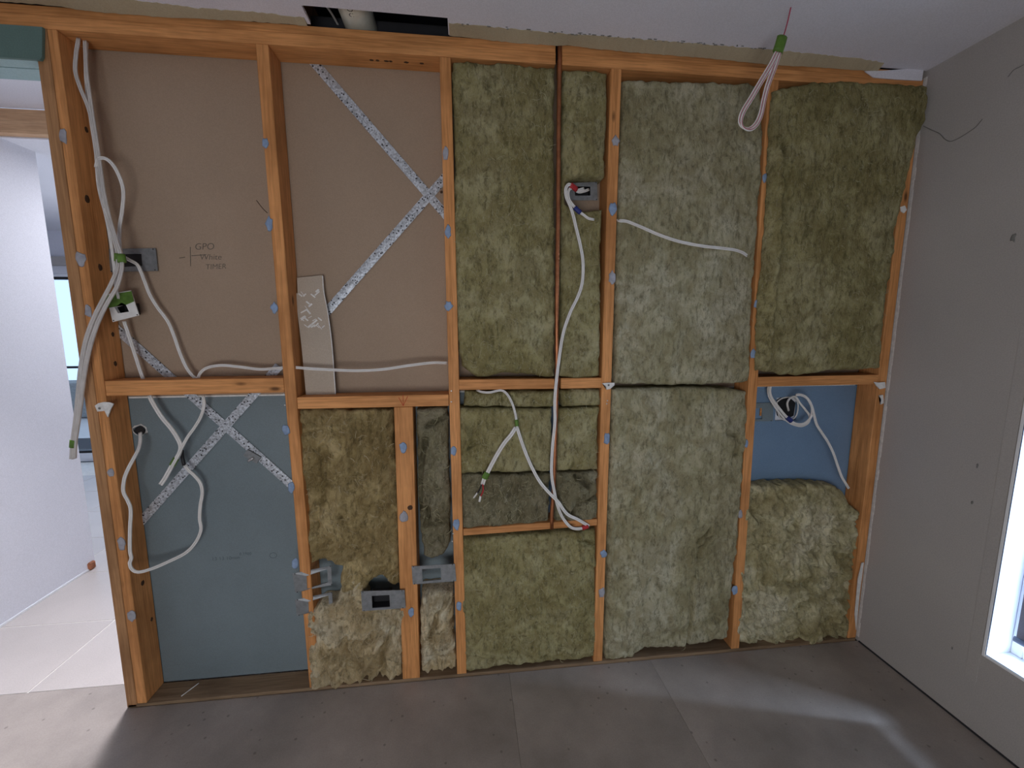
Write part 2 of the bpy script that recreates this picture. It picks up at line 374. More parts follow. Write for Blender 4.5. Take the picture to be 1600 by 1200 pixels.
def plate(x0, x1, z0, z1, y0=0.0, m='wood_x', name='top_plate'):
    return boxobj(name, (x0, x1, y0, D, z0, z1), m, wall, 0.0016)
plate(-0.93, 1.578, ZT+0.0005, 2.3085); p2 = plate(1.600, 2.978, ZT+0.0005, 2.3085)
plate(-0.93, 1.578, 2.3095, ZC-0.0018, 0.004); plate(1.600, 2.978, 2.3095, ZC-0.0018, 0.004)
plate(0.0, 2.978, -0.017, 0.012, 0.0, 'wood_plate', 'bottom_plate')
# lining of the room beyond, seen from behind
def lining(pts, mat, name='lining_panel'):
    return prism(name, [(x, 0.0925, z) for x, z in pts], (0, 0.010, 0), mat, wall)
brown = lining([(0.0, 1.1485), (2.978, 1.1485), (2.978, 2.33), (0.0, 2.33)], 'kraft')
blue_a = lining([(0.0, 0.014), (1.5, 0.014), (1.5, 1.143), (0.0, 1.143)], 'bluepaper')
# the blue board has a round hole in the first bay and a torn hole in the last: panels built round them
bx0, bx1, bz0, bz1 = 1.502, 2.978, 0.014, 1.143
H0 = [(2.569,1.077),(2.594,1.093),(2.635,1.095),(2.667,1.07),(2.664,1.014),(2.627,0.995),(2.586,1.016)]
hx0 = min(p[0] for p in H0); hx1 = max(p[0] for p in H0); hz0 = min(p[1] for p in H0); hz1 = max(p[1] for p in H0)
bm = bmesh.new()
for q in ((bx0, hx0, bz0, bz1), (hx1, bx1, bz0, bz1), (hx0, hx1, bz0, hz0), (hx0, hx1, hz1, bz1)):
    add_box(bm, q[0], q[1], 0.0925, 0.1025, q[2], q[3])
from_bm('lining_panel', bm, 'bluepaper_window_lit', wall)
boxobj('joint_strip', (0.065, 2.93, 0.091, 0.0924, 1.143, 1.1485), 'core', wall)
# far side skin so that the wall is closed
boxobj('hall_side_board', (-0.004, 2.985, 0.1045, 0.114, 0.0, 2.335), 'hallpaint', wall)
# header over the opening, lined with teal board
header = boxobj('header_beam', (-0.93, -0.0045, 0.002, D, 2.196, ZT-0.0005), 'wood_x', wall)
prism('header_lining', [(-0.93, -0.010, 2.181), (0.018, -0.010, 2.181), (0.024, -0.010, 2.19), (0.036, -0.010, 2.27), (-0.93, -0.010, 2.27)], (0, 0.0085, 0), 'teal', wall)
boxobj('header_soffit', (-0.93, -0.0045, -0.0012, 0.045, 2.184, 2.1945), 'teal_light', wall)
boxobj('header_soffit', (-0.93, -0.0045, 0.048, 0.114, 2.183, 2.1945), 'teal_light', wall)
boxobj('header_lining', (-0.93, -0.0045, 0.104, 0.114, 2.195, 2.336), 'hallpaint', wall)

# knots, adhesive dabs, pencil marks on the timbers
for u in [(0.965,0.05,2.279),(0.984,0.05,2.28),(1.013,0.05,2.28),(1.027,0.05,2.281),(1.078,0.05,2.282),(1.129,0.05,2.284)]:
    o = blob('knot', (u[0], 0.045, ZT+0.0004), random.uniform(0.006, 0.011), 0.005, 0.0006, 'knot', p2 if u[0] > 1.6 else bpy.data.objects['top_plate'], seed=int(u[0]*99), ny=(0, 0, -1))
for p, r in zip([(1.045,0,0.725),(1.187,0,1.85)], (0.010, 0.005)): blob('knot', (p[0], -0.0002, p[2]), r, r*1.05, 0.0006, 'knot', sT, seed=4)
for (y, z, r) in ((0.045, 1.59, 0.009), (0.06, 1.37, 0.006), (0.055, 1.27, 0.007), (0.03, 1.80, 0.010), (0.06, 2.02, 0.007), (0.05, 0.46, 0.008), (0.07, 0.30, 0.006)):
    blob('knot', (0.0640+0.001*(z/2.27), y, z), r, r*1.3, 0.0008, 'knot', sA, seed=int(z*50), ny=(1, 0, 0))
dabs = [(sA, [(0.044,0,1.974),(0.046,0,1.609),(0.047,0,1.446),(0.05,0,0.903),(0.052,0,0.642),(0.052,0,0.368)], 1), (sB, [(0.63,0,1.98),(0.623,0,1.731),(0.619,0,1.458),(0.626,0,1.034),(0.629,0,0.822),(0.622,0,0.531)], 0),
        (sC, [(1.203,0,1.973),(1.206,0,1.72),(1.203,0,1.468),(1.21,0,0.937),(1.214,0,0.647),(1.218,0,0.31)], 0), (sT, [(1.027,0,0.955),(1.02,0,0.689),(1.035,0,0.298)], 0),
        (sD, [(1.795,0,2.041),(1.791,0,1.811),(1.797,0,1.572),(1.796,0,0.965),(1.797,0,0.492),(1.794,0,0.323)], 0), (sE, [(2.369,0,1.939),(2.377,0,1.48),(2.377,0,1.291),(2.377,0,0.928),(2.375,0,0.629),(2.376,0,0.289)], 0)]
k = 0
for s, pts, grey in dabs:
    for p in pts:
        k += 1; rr = random.Random(k)
        g = grey or k in (7+6, 22, 24, 27, 20, 32)
        blob('adhesive_dab', (p[0], -0.0004, p[2]), rr.uniform(0.0105, 0.0145), rr.uniform(0.016, 0.025), 0.0022, 'glue_grey' if g else 'glue', s, seed=k, rag=0.22)
# nail heads
for s, pts in ((sC, [(1.206,0,1.163),(1.205,0,1.123),(1.201,0,0.612),(1.198,0,0.581)]), (sB, [(0.627,0,1.162),(0.628,0,1.123)]), (sD, [(1.794,0,1.115),(1.792,0,1.103)])):
    for p in pts: blob('nail_head', (p[0], -0.0003, p[2]), 0.003, 0.003, 0.001, 'steel', s, n=8, rag=0)
# red crayon arrow on the nogging
bm = bmesh.new(); P = [(1.033,1.112),(1.034,1.152),(1.018,1.143),(1.05,1.147),(1.024,1.129),(1.043,1.133)]
for a, b in ((0, 1), (0, 2), (0, 3)):
    add_sweep(bm, [Vector((P[a][0], -0.0004, P[a][1])), Vector((P[b][0], -0.0004, P[b][1]))], 0.0011, 0.0006)
from_bm('crayon_arrow', bm, 'redpencil', n2)
# pencil cross and note on the brown lining
def writing(name, body, loc, size, mat, parent, rot=0.0, shear=0.2):
    cu = bpy.data.curves.new(name, 'FONT'); cu.body = body; cu.size = size; cu.shear = shear; cu.extrude = 0.0002; cu.offset = -size*0.012
    t = bpy.data.objects.new(name, cu); me = bpy.data.meshes.new_from_object(t)
    bpy.data.objects.remove(t)
    me.transform(Matrix.Translation(loc) @ Matrix.Rotation(rot, 4, 'Y') @ Matrix.Rotation(math.pi/2, 4, 'X'))
    o = link(name, me, mat, parent); off = Vector((0, 0, 0)); p = parent
    while p is not None: off += p.location; p = p.parent
    o.location = -off; return o
bm = bmesh.new(); PY = 0.0922
Q = [(0.319,0.092,1.669),(0.314,0.092,1.604),(0.28,0.092,1.631),(0.299,0.092,1.634),(0.32,0.092,1.639),(0.368,0.092,1.644)]
for a, b in ((0, 1), (2, 3), (4, 5)): add_sweep(bm, [Vector(Q[a]), Vector(Q[b])], 0.0011, 0.0004)
from_bm('pencil_cross', bm, 'pencil', brown)
q = [(0.332,0.092,1.66),(0.345,0.092,1.626),(0.361,0.092,1.594)]
writing('pencil_note', 'GPO', q[0], 0.031, 'pencil', brown, -0.03); writing('pencil_note', 'White', q[1], 0.028, 'pencil', brown, -0.03); writing('pencil_note', 'TIMER', q[2], 0.025, 'pencil', brown, -0.05)
# remains of the print and a pencil ring on the blue lining
q = [(0.282,0.092,0.509),(0.382,0.092,0.524),(0.505,0.092,0.516)]
writing('board_print', '13 13 10mm', q[0], 0.020, 'print', blue_a, 0, 0); writing('board_print', '0 1900', q[1], 0.016, 'print', blue_a, 0, 0)
c = Vector(q[2]); ring = [c+Vector((0.013*math.cos(a*0.45), -0.0001, 0.011*math.sin(a*0.45))) for a in range(15)]
bm = bmesh.new(); add_sweep(bm, ring, 0.0010, 0.0003); from_bm('pencil_ring', bm, 'print', blue_a)

# galvanised strap bracing
def strap(pts, w=0.0305, y=0.0885):
    bm = bmesh.new()
    P = [Vector((p[0], y, p[2])) for p in pts]
    for i, (a, b) in enumerate(zip(P, P[1:])):
        t = (b-a).normalized(); n = Vector((-t.z, 0, t.x))*w/2; n2_ = n
        # length-wise crimp: shallow ridge along the middle
        for s0, s1, d0, d1 in ((-1, -0.2, 0, -0.0008), (-0.2, 0.2, -0.0008, -0.0008), (0.2, 1, -0.0008, 0)):
            add_hexa(bm, [a+n*s0+Vector((0, d0, 0)), a+n*s1+Vector((0, d1, 0)), b+n*s1+Vector((0, d1, 0)), b+n*s0+Vector((0, d0, 0)),
                          a+n*s0+Vector((0, d0+0.001, 0)), a+n*s1+Vector((0, d1+0.001, 0)), b+n*s1+Vector((0, d1+0.001, 0)), b+n*s0+Vector((0, d0+0.001, 0))])
    return from_bm('brace_strap', bm, 'strap', wall)
strap([(0.732,0.089,2.318),(1.227,0.089,1.763)])
strap([(1.207,0.086,1.938),(0.759,0.087,1.447)], y=0.0868)
strap([(0.053,0.089,1.392),(0.629,0.089,0.758)])
s4 = strap([(0.582,0.087,1.253),(0.042,0.087,0.666)], y=0.0868)
t = [(0.452,0.085,0.945),(0.495,0.085,0.914),(0.48,0.085,0.892),(0.437,0.085,0.923)]
tens = prism('strap_tensioner', [(p[0], 0.078, p[2]) for p in t], (0, 0.008, 0), 'galv', wall, 0.001)
q = [(0.463,0.076,0.906)][0]; sweep('tension_bolt', [(q[0]-0.010, 0.076, q[2]-0.004), (q[0]+0.010, 0.076, q[2]+0.008)], 0.005, 0.005, 'steel', tens)

# ------------------------------------------------------------------ east wall with window
east = empty('wall_east', kind='structure')
XE = 2.985; WY0, WY1, WZ0, WZ1 = -0.42, -1.62, 0.288, 2.12
bm = bmesh.new()
add_box(bm, XE, XE+0.13, WY0, 0.12, 0.0, 2.36); add_box(bm, XE, XE+0.13, -3.7, WY1, 0.0, 2.36)
add_box(bm, XE, XE+0.13, WY1, WY0, 0.0, WZ0); add_box(bm, XE, XE+0.13, WY1, WY0, WZ1, 2.36)
from_bm('wall_board', bm, 'wallpaint', east)
def onwall(name, px, mat, rx, rz, th=0.0012, seed=1, parent=east):
    for i, p in enumerate(px): blob(name, (XE, p[1], p[2]), rx, rz, th, mat, parent, seed=seed+i, ny=(-1, 0, 0), rag=0.35)
onwall('grey_smudge', [(2.985,-0.331,1.67)], 'stain', 0.007, 0.014)
onwall('grey_smudge', [(2.985,-0.33,0.923),(2.985,-0.331,0.793),(2.985,-0.339,0.245)], 'stain', 0.003, 0.007, seed=5)
onwall('torn_hole', [(2.985,-0.265,2.362)], 'knot', 0.012, 0.022, seed=9)
sweep('wall_crack', [(2.983,-0.016,2.14),(2.983,-0.045,2.114),(2.983,-0.076,2.087),(2.983,-0.097,2.059),(2.983,-0.115,2.045),(2.983,-0.133,2.044),(2.983,-0.153,2.048),(2.983,-0.171,2.054),(2.983,-0.188,2.061),(2.983,-0.203,2.078)], 0.0011, 0.0006, 'stain', east, view=(-1, 0, 0))
sweep('wall_crack', [(2.983,-0.257,2.177),(2.983,-0.268,2.19),(2.983,-0.281,2.191),(2.983,-0.293,2.192)], 0.0011, 0.0006, 'stain', east, view=(-1, 0, 0))
boxobj('plaster_patch', (XE-0.0009, XE+0.002, -0.4175, -0.384, 0.18, 2.2), 'wallpaint', east, 0.0004)
# torn strip of board edge by the stud
bm = bmesh.new(); rr = random.Random(2); z = 0.02
while z < 2.3:
    l = rr.uniform(0.02, 0.07); add_box(bm, XE-0.0012, XE+0.004, -0.004-rr.uniform(0, 0.0035), 0.006, z, z+l); z += l
from_bm('board_edge', bm, 'core', east)
boxobj('floor_shadow_strip', (XE-0.004, XE+0.001, -2.7, -0.01, 0.0005, 0.006), 'dark', east)  # dark strip standing in for the shadow gap at the wall foot
win = empty('window_1', (XE, (WY0+WY1)/2, WZ0), kind='structure')
J = 0.011; XG = XE+0.125
boxobj('jamb', (XE-0.004, XG, WY0-J, WY0-0.0005, WZ0+0.001, WZ1-0.001), 'frame', win, 0.0015)
boxobj('jamb', (XE-0.004, XG, WY1+0.0005, WY1+J, WZ0+0.001, WZ1-0.001), 'frame', win, 0.0015)
boxobj('sill', (XE-0.004, XG, WY1+J, WY0-J, WZ0+0.001, WZ0+0.012), 'frame', win, 0.0015)
boxobj('head', (XE-0.004, XG, WY1+J, WY0-J, WZ1-0.012, WZ1-0.001), 'frame', win, 0.0015)
boxobj('shadow_bead', (XE-0.0046, XE-0.0036, WY0-J-0.0022, WY0-J-0.0002, WZ0+0.012, WZ1-0.012), 'bar', win)
boxobj('shadow_bead', (XE-0.0046, XE-0.0036, WY1+J, WY0-J, WZ0+0.0122, WZ0+0.0142), 'bar', win)
for b in ((WY0-J-0.0305, WY0-J-0.0005, WZ0+0.0125, WZ1-0.0125), (WY1+J+0.0005, WY1+J+0.0305, WZ0+0.0125, WZ1-0.0125)):
    boxobj('sash_stile', (XG-0.034, XG-0.002, *b), 'frame', win, 0.002)
for b in ((WZ0+0.0125, WZ0+0.042), (WZ1-0.042, WZ1-0.0125)):
    boxobj('sash_rail', (XG-0.034, XG-0.002, WY1+J+0.031, WY0-J-0.031, *b), 'frame', win, 0.002)
boxobj('pane', (XG-0.020, XG-0.014, WY1+J+0.031, WY0-J-0.031, WZ0+0.0425, WZ1-0.0425), 'glass', win)
# blind
bl = tag(empty('roller_blind', (3.03, -1.02, 0.365)), 'charcoal roller blind hanging in the bright window, stopping short of the sill', 'blind')
bm = bmesh.new(); YB0, YB1 = -0.466, -1.59; n = 14
for i in range(n):
    y0 = YB0+(YB1-YB0)*i/n; y1 = YB0+(YB1-YB0)*(i+1)/n
    f = lambda y: 3.030+0.0025*math.sin(y*9)
    add_hexa(bm, [(f(y0), y0, 0.385), (f(y1), y1, 0.385), (f(y1)+0.001, y1, 0.385), (f(y0)+0.001, y0, 0.385), (3.03, y0, 2.03), (3.03, y1, 2.03), (3.031, y1, 2.03), (3.031, y0, 2.03)])
bmesh.ops.remove_doubles(bm, verts=bm.verts[:], dist=1e-5)
from_bm('blind_fabric', bm, 'blind', bl)
sweep('bottom_bar', [(3.031, YB0+0.003, 0.380), (3.031, YB1-0.003, 0.380)], 0.010, 0.006, 'bar', bl, view=(-1, 0, 0), step=0.2)
sweep('roller_tube', [(3.04, YB0+0.006, 2.055), (3.04, YB1-0.006, 2.055)], 0.024, 0.024, 'bar', bl, view=(-1, 0, 0), step=0.2, n=16)

# ------------------------------------------------------------------ other walls
west = empty('wall_west', kind='structure')
boxobj('wall_board', (-1.05, X0, -3.7, 1.03, 0.0, 2.42), 'hallpaint', west)
boxobj('wall_base_bead', (X0, X0+0.004, 0.12, 1.03, 0.001, 0.012), 'frame', west)
south = empty('wall_south', kind='structure')
bm = bmesh.new()
add_box(bm, -1.05, 0.2, -2.82, -2.7, 0, 2.36); add_box(bm, 1.7, 3.1, -2.82, -2.7, 0, 2.36)
add_box(bm, 0.2, 1.7, -2.82, -2.7, 0, 0.35); add_box(bm, 0.2, 1.7, -2.82, -2.7, 1.4, 2.36)
from_bm('wall_board', bm, 'wallpaint', south)

# ------------------------------------------------------------------ hall beyond the opening
hall = empty('trim_2', kind='structure')
boxobj('hall_beam', (-0.93, 0.6, 0.82, 0.865, 2.298, 2.405), 'wood_hall_lit', hall, 0.002)
boxobj('hall_ceiling', (-0.93, 3.0, 0.115, 0.82, 2.405, 2.42), 'hallpaint', hall)
boxobj('hall_ceiling', (-0.93, 3.0, 0.865, 1.15, 2.292, 2.42), 'hallpaint', hall)
boxobj('hall_ceiling', (-4.2, 3.0, 1.15, 3.3, 2.335, 2.42), 'hallpaint', hall)
boxobj('hall_ceiling', (-4.2, -0.93, 0.9, 1.15, 2.335, 2.42), 'hallpaint', hall)
far = empty('wall_far', kind='structure')
bm = bmesh.new(); dx0, dx1, dz1 = -3.6, -2.30, 1.93
add_box(bm, -4.2, dx0, 3.16, 3.28, 0, 2.42); add_box(bm, dx1, 3.0, 3.16, 3.28, 0, 2.42); add_box(bm, dx0, dx1, 3.16, 3.28, dz1, 2.42)
add_box(bm, -4.3, -4.2, 0.9, 3.28, 0, 2.42); add_box(bm, -4.2, -1.05, 0.85, 0.9, 0, 2.42); add_box(bm, 3.0, 3.1, 0.12, 3.28, 0, 2.42)
from_bm('wall_board', bm, 'hallpaint', far)
boxobj('blind_box', (-4.1, -2.2, 3.08, 3.16, 2.0, 2.08), 'wallpaint', far)
door = empty('door_1', (-2.95, 3.2, 0), kind='structure')
for b in ((dx0, dx0+0.05, 0.10, dz1), (dx1-0.05, dx1, 0.10, dz1)): boxobj('door_stile', (b[0], b[1], 3.19, 3.25, b[2], b[3]), 'frame', door, 0.002)
for z0, z1, m in ((0.0, 0.09, 'frame'), (0.09, 0.115, 'black'), (0.985, 1.005, 'black'), (1.875, 1.90, 'black'), (1.90, 1.93, 'frame')):
    boxobj('door_rail', (dx0+0.05, dx1-0.05, 3.185, 3.245, z0, z1), m, door, 0.001)
boxobj('door_pane', (dx0+0.05, dx1-0.05, 3.21, 3.216, 0.115, 0.985), 'glass', door)
boxobj('door_pane', (dx0+0.05, dx1-0.05, 3.21, 3.216, 1.005, 1.875), 'glass', door)
bench = boxobj('outdoor_bench', (-7.5, -3.2, 5.6, 6.0, 0.0, 0.55), 'stain', None, 0.01); tag(bench, 'grey low block outside the far glazed door', 'bench')
boxobj('ground', (-9, 0, 3.3, 9, -0.08, -0.02), 'tile', None)['kind'] = 'structure'

# ================================================================== THINGS
# ------------------------------------------------------------------ insulation batts
def lattice(ix, iy, seed):
    h = (ix.astype(np.int64)*374761393+iy.astype(np.int64)*668265263+seed*1442695041) & 0xffffffff
    h = ((h ^ (h >> 13))*1274126177) & 0xffffffff
    return ((h ^ (h >> 16)) & 0xffff)/65535.0
def vnoise(x, y, seed):
    x0 = np.floor(x); y0 = np.floor(y); fx = x-x0; fy = y-y0; fx = fx*fx*(3-2*fx); fy = fy*fy*(3-2*fy)
    a, b, c, d = (lattice(x0+i, y0+j, seed) for i, j in ((0, 0), (1, 0), (0, 1), (1, 1)))
    return (a*(1-fx)+b*fx)*(1-fy)+(c*(1-fx)+d*fx)*fy
def fbm(x, y, seed, octs=4):
    s = 0; a = 0.5; t = 0
    for i in range(octs): s = s+a*vnoise(x, y, seed+i*7); t += a; a *= 0.55; x = x*2.03+3.1; y = y*2.03+1.7
    return s/t
def ragged(poly, amp, seed, step=0.012):
    out = []; n = len(poly); k = 0
    for i in range(n):
        a = np.array(poly[i]); b = np.array(poly[(i+1) % n]); L = np.linalg.norm(b-a); m = max(1, int(L/step)); nn = np.array([-(b-a)[1], (b-a)[0]])/max(L, 1e-6)
        for j in range(m):
            k += 1; v = vnoise(np.array([k*0.6]), np.array([seed*3.3]), seed)[0]+0.5*vnoise(np.array([k*1.7]), np.array([1.3]), seed+5)[0]-0.75
            out.append(a+(b-a)*j/m+nn*v*2*amp)
    return np.array(out)
def line_d(px, pz, L):
    b = np.full(px.shape, 9.0)
    for (ax, az), (cx, cz) in zip(L, L[1:]):
        dx, dz = cx-ax, cz-az; t = np.clip(((px-ax)*dx+(pz-az)*dz)/(dx*dx+dz*dz+1e-12), 0, 1); b = np.minimum(b, np.hypot(px-ax-t*dx, pz-az-t*dz))
    return b
def batt(label, poly, mat, front=0.004, amp=0.006, clump=0.0, rag=0.004, rnd=0.014, seed=1, back=0.0885, res=0.0056, group=None, bulge=0.0, flap=None, fibres=60, slope=None, ridges=(), cat='insulation'):
    P = ragged(poly, rag, seed)
    x0, z0 = P.min(0); x1, z1 = P.max(0)
    nx = int((x1-x0)/res)+3; nz = int((z1-z0)/res)+3
    gx, gz = np.meshgrid(x0-res+res*np.arange(nx), z0-res+res*np.arange(nz), indexing='ij')
    px, pz = gx.ravel(), gz.ravel(); Q = np.roll(P, -1, 0)
    best = np.full(px.shape, 9.0); bx = px.copy(); bz = pz.copy(); inside = np.zeros(px.shape, bool)
    for (ax, az), (cx, cz) in zip(P, Q):
        dx, dz = cx-ax, cz-az; L2 = dx*dx+dz*dz+1e-12
        t = np.clip(((px-ax)*dx+(pz-az)*dz)/L2, 0, 1); qx = ax+t*dx; qz = az+t*dz; d = np.hypot(px-qx, pz-qz)
        m = d < best; best[m] = d[m]; bx[m] = qx[m]; bz[m] = qz[m]
        if az != cz:
            c = ((az > pz) != (cz > pz)) & (px < (cx-ax)*(pz-az)/(cz-az)+ax); inside ^= c
    dist = np.where(inside, best, 0.0); X = np.where(inside, px, bx); Z = np.where(inside, pz, bz)
    ins = inside.reshape(nx, nz)
    cell = ins[:-1, :-1] | ins[1:, :-1] | ins[:-1, 1:] | ins[1:, 1:]
    # drop cells whose outside corners would fold a long way
    # relief
    wx = fbm(px*7, pz*7, seed+40, 3)-0.5; wz = fbm(px*7+9, pz*7, seed+50, 3)-0.5
    h = amp*1.5*(fbm((px+wx*0.06)*24, (pz+wz*0.06)*17, seed, 6)-0.5)*2+amp*0.8*(0.5-np.abs(fbm((px+wx*0.1)*13, (pz+wz*0.1)*9, seed+77, 4)-0.5)*4)
    if clump:
        rdg = np.abs(fbm((px+wx*0.12)*9, (pz+wz*0.12)*8, seed+11, 4)-0.5)*2
        h = h+clump*(1-np.exp(-rdg*5.0))-clump*0.7
        h = h+clump*0.35*np.abs(fbm((px+wx*0.2)*28, (pz+wz*0.2)*24, seed+21, 3)-0.5)*2
    if clump:
        h = h+clump*0.45*(0.5-np.abs(fbm((px+wx*0.25)*19, (pz+wz*0.25)*15, seed+31, 4)-0.5)*5)
    for (L, hh, ww) in ridges:
        h = h+hh*(2.0 if hh < 0 else 1.4)*np.exp(-(line_d(px+wx*0.02, pz+wz*0.02, L)/ww)**2)*(0.6+0.8*vnoise(px*60, pz*60, seed+3))
    h = h+bulge*np.clip(dist/0.12, 0, 1)
    e = 1-np.clip(dist/rnd, 0, 1); rr = rnd*(1-np.sqrt(np.clip(1-e*e, 0, 1)))*1.1
    Y = front-h+rr
    if slope: Y = Y+slope(X, Z)
    X = X+(wx*0.006+clump*0.25*(fbm(px*30, pz*30, seed+60, 2)-0.5))*np.clip(dist/0.02, 0, 1); Z = Z+wz*0.006*np.clip(dist/0.02, 0, 1)
    idx = -np.ones(nx*nz, np.int64); ci, cj = np.nonzero(cell)
    q = np.stack([ci*nz+cj, (ci+1)*nz+cj, (ci+1)*nz+cj+1, ci*nz+cj+1], 1)
    used = np.unique(q); idx[used] = np.arange(len(used)); F = idx[q]
    V = np.stack([X[used], Y[used], Z[used]], 1)
    # sides down to the back
    e1 = np.concatenate([F[:, [0, 1]], F[:, [1, 2]], F[:, [2, 3]], F[:, [3, 0]]]); key = e1[:, 0]*10**7+e1[:, 1]; rev = e1[:, 1]*10**7+e1[:, 0]
    border = e1[~np.isin(key, rev)]
    bv = np.unique(border); mp = {int(v): len(V)+i for i, v in enumerate(bv)}
    VB = V[bv].copy(); VB[:, 1] = back
    cxy = V.mean(0)
    V2 = np.concatenate([V, VB]); faces = F.tolist()+[[int(b), int(a), mp[int(a)], mp[int(b)]] for a, b in border]
    c = Vector((float((V2[:, 0].min()+V2[:, 0].max())/2), float(front), float(V2[:, 2].min())))
    V2 = V2-np.array(c)
    me = bpy.data.meshes.new('insulation_batt'); me.from_pydata(V2.tolist(), [], faces); me.validate(); me.polygons.foreach_set('use_smooth', [True]*len(me.polygons))
    o = link('insulation_batt', me, mat); o.location = c
    tag(o, label, cat, group or 'mineral wool batts between the studs')
    # loose wool fibres
    rr_ = random.Random(seed); bm = bmesh.new(); ins_v = used[np.nonzero(dist[used] > 0.012)[0]]
    for k in range(fibres):
        v = int(ins_v[rr_.randrange(len(ins_v))]); p = Vector((float(X[v]), float(Y[v])-0.001, float(Z[v])))-c
        a = rr_.uniform(0, 6.28); L = rr_.uniform(0.008, 0.032); cur = rr_.uniform(-2.0, 2.0); pts = []
        for s in range(6):
            pts.append(p+Vector((0, -0.0035*math.sin(s/5*3.14), 0))); p = p+Vector((math.cos(a), 0, math.sin(a)))*L/5; a += cur/5
        add_sweep(bm, pts, rr_.uniform(0.0004, 0.0010), 0.0004, n=3)
    me2 = bpy.data.meshes.new('loose_fibres'); bm.to_mesh(me2); bm.free()
    f = link('loose_fibres', me2, 'fibre_'+('cream' if mat in ('wool_cream', 'wool_brown') else 'green'), o); f['kind'] = 'stuff'
    return o
M['fibre_green'] = flat('pale_green_fibre', (0.42, 0.39, 0.24), 1.0); M['fibre_cream'] = flat('cream_fibre', (0.50, 0.42, 0.27), 1.0)

batt('tall green-brown wool batt filling the top bay just before the copper pipe', [(1.232,2.267),(1.577,2.265),(1.589,1.209),(1.405,1.226),(1.299,1.211),(1.246,1.253),(1.228,1.373)], 'wool_green', seed=3, amp=0.007, bulge=0.012, fibres=260)
batt('narrow wool batt wedged between copper pipe and stud, with a gap for a flush box', [(1.606,2.263),(1.765,2.265),(1.762,2.081),(1.762,1.923),(1.667,1.923),(1.623,1.899),(1.62,1.826),(1.669,1.805),(1.756,1.812),(1.763,1.211),(1.682,1.2),(1.611,1.211),(1.606,1.864)], 'wool_green', seed=5, amp=0.007, bulge=0.006, fibres=120)
batt('large grey-green wool batt crossed by a single white cable', [(1.816,2.244),(2.329,2.258),(2.352,2.11),(2.359,1.911),(2.36,1.468),(2.373,1.177),(2.155,1.168),(1.824,1.179),(1.814,1.761)], 'wool_grey', front=0.002, seed=9, amp=0.0075, bulge=0.010, fibres=260)
batt('loose dark green wool batt spilling over the corner stud onto the painted wall', [(2.365,2.229),(2.478,2.259),(2.651,2.278),(2.832,2.278),(2.977,2.28),(2.988,2.149),(2.959,2.092),(2.939,1.99),(2.923,1.852),(2.917,1.664),(2.904,1.469),(2.909,1.268),(2.911,1.227),(2.695,1.22),(2.559,1.201),(2.387,1.223),(2.374,1.467),(2.38,1.7),(2.375,1.902),(2.365,2.097)], 'wool_green', front=-0.028, ridges=(([(2.382,2.066),(2.405,2.034),(2.404,1.881),(2.413,1.701),(2.412,1.491),(2.407,1.273)], 0.014, 0.012), ([(2.406,2.052),(2.421,2.022)], -0.030, 0.012), ([(2.422,2.014),(2.436,1.815)], -0.012, 0.008)), seed=12, amp=0.007, bulge=0.012, rnd=0.022, rag=0.005, back=-0.003, fibres=240)
batt('stringy brown wool batt in the second bay, torn away around two wall boxes', [(0.653,1.103),(0.99,1.097),(0.994,0.905),(0.994,0.706),(0.991,0.5),(0.995,0.415),(0.958,0.402),(0.926,0.439),(0.876,0.424),(0.862,0.39),(0.78,0.397),(0.771,0.45),(0.783,0.493),(0.718,0.518),(0.66,0.512),(0.65,0.574),(0.653,0.748),(0.653,0.941)], 'wool_brown', front=0.016, ridges=(([(0.836,1.091),(0.839,0.985),(0.811,0.867),(0.785,0.721)], 0.016, 0.012), ([(0.942,1.077),(0.946,0.958),(0.964,0.86),(0.971,0.737)], 0.012, 0.006), ([(0.87,0.984),(0.858,0.913),(0.837,0.854)], 0.014, 0.006), ([(0.783,0.692),(0.809,0.665),(0.816,0.625)], -0.016, 0.006), ([(0.738,0.989),(0.739,0.821),(0.695,0.652)], -0.012, 0.012)), seed=15, amp=0.009, clump=0.022, rag=0.006, fibres=200)
batt('lumpy cream wool heaped on the floor plate below the three metal brackets', [(0.654,0.322),(0.699,0.35),(0.746,0.354),(0.776,0.404),(0.809,0.446),(0.854,0.424),(0.867,0.331),(1.005,0.314),(0.995,0.184),(0.992,0.04),(0.945,0.017),(0.823,0.013),(0.726,0.012),(0.648,0.015),(0.645,0.109),(0.654,0.216)], 'wool_cream', front=0.004, ridges=(([(0.684,0.091),(0.721,0.128),(0.739,0.154)], 0.020, 0.010), ([(0.822,0.007),(0.844,0.061),(0.863,0.1)], 0.016, 0.006), ([(0.871,0.013),(0.863,0.053)], 0.014, 0.005), ([(0.917,0.053),(0.926,0.163),(0.965,0.228)], -0.020, 0.010)), seed=18, amp=0.012, clump=0.036, rag=0.007, fibres=200)
batt('narrow strip of folded brown wool beside the trimmer stud, above the bracket', [(1.077,1.095),(1.19,1.095),(1.189,0.947),(1.189,0.746),(1.188,0.566),(1.167,0.519),(1.121,0.499),(1.087,0.52),(1.076,0.624),(1.07,0.752),(1.074,0.951)], 'wool_dark', front=0.02, ridges=(([(1.102,0.977),(1.086,0.855),(1.077,0.706)], -0.022, 0.007), ([(1.101,0.717),(1.107,0.674),(1.087,0.639)], -0.018, 0.006), ([(1.106,0.643),(1.159,0.645),(1.185,0.654)], -0.014, 0.006), ([(1.108,1.025),(1.145,1.038),(1.192,1.066)], -0.014, 0.007)), seed=21, amp=0.009, clump=0.014, rag=0.004, fibres=90)
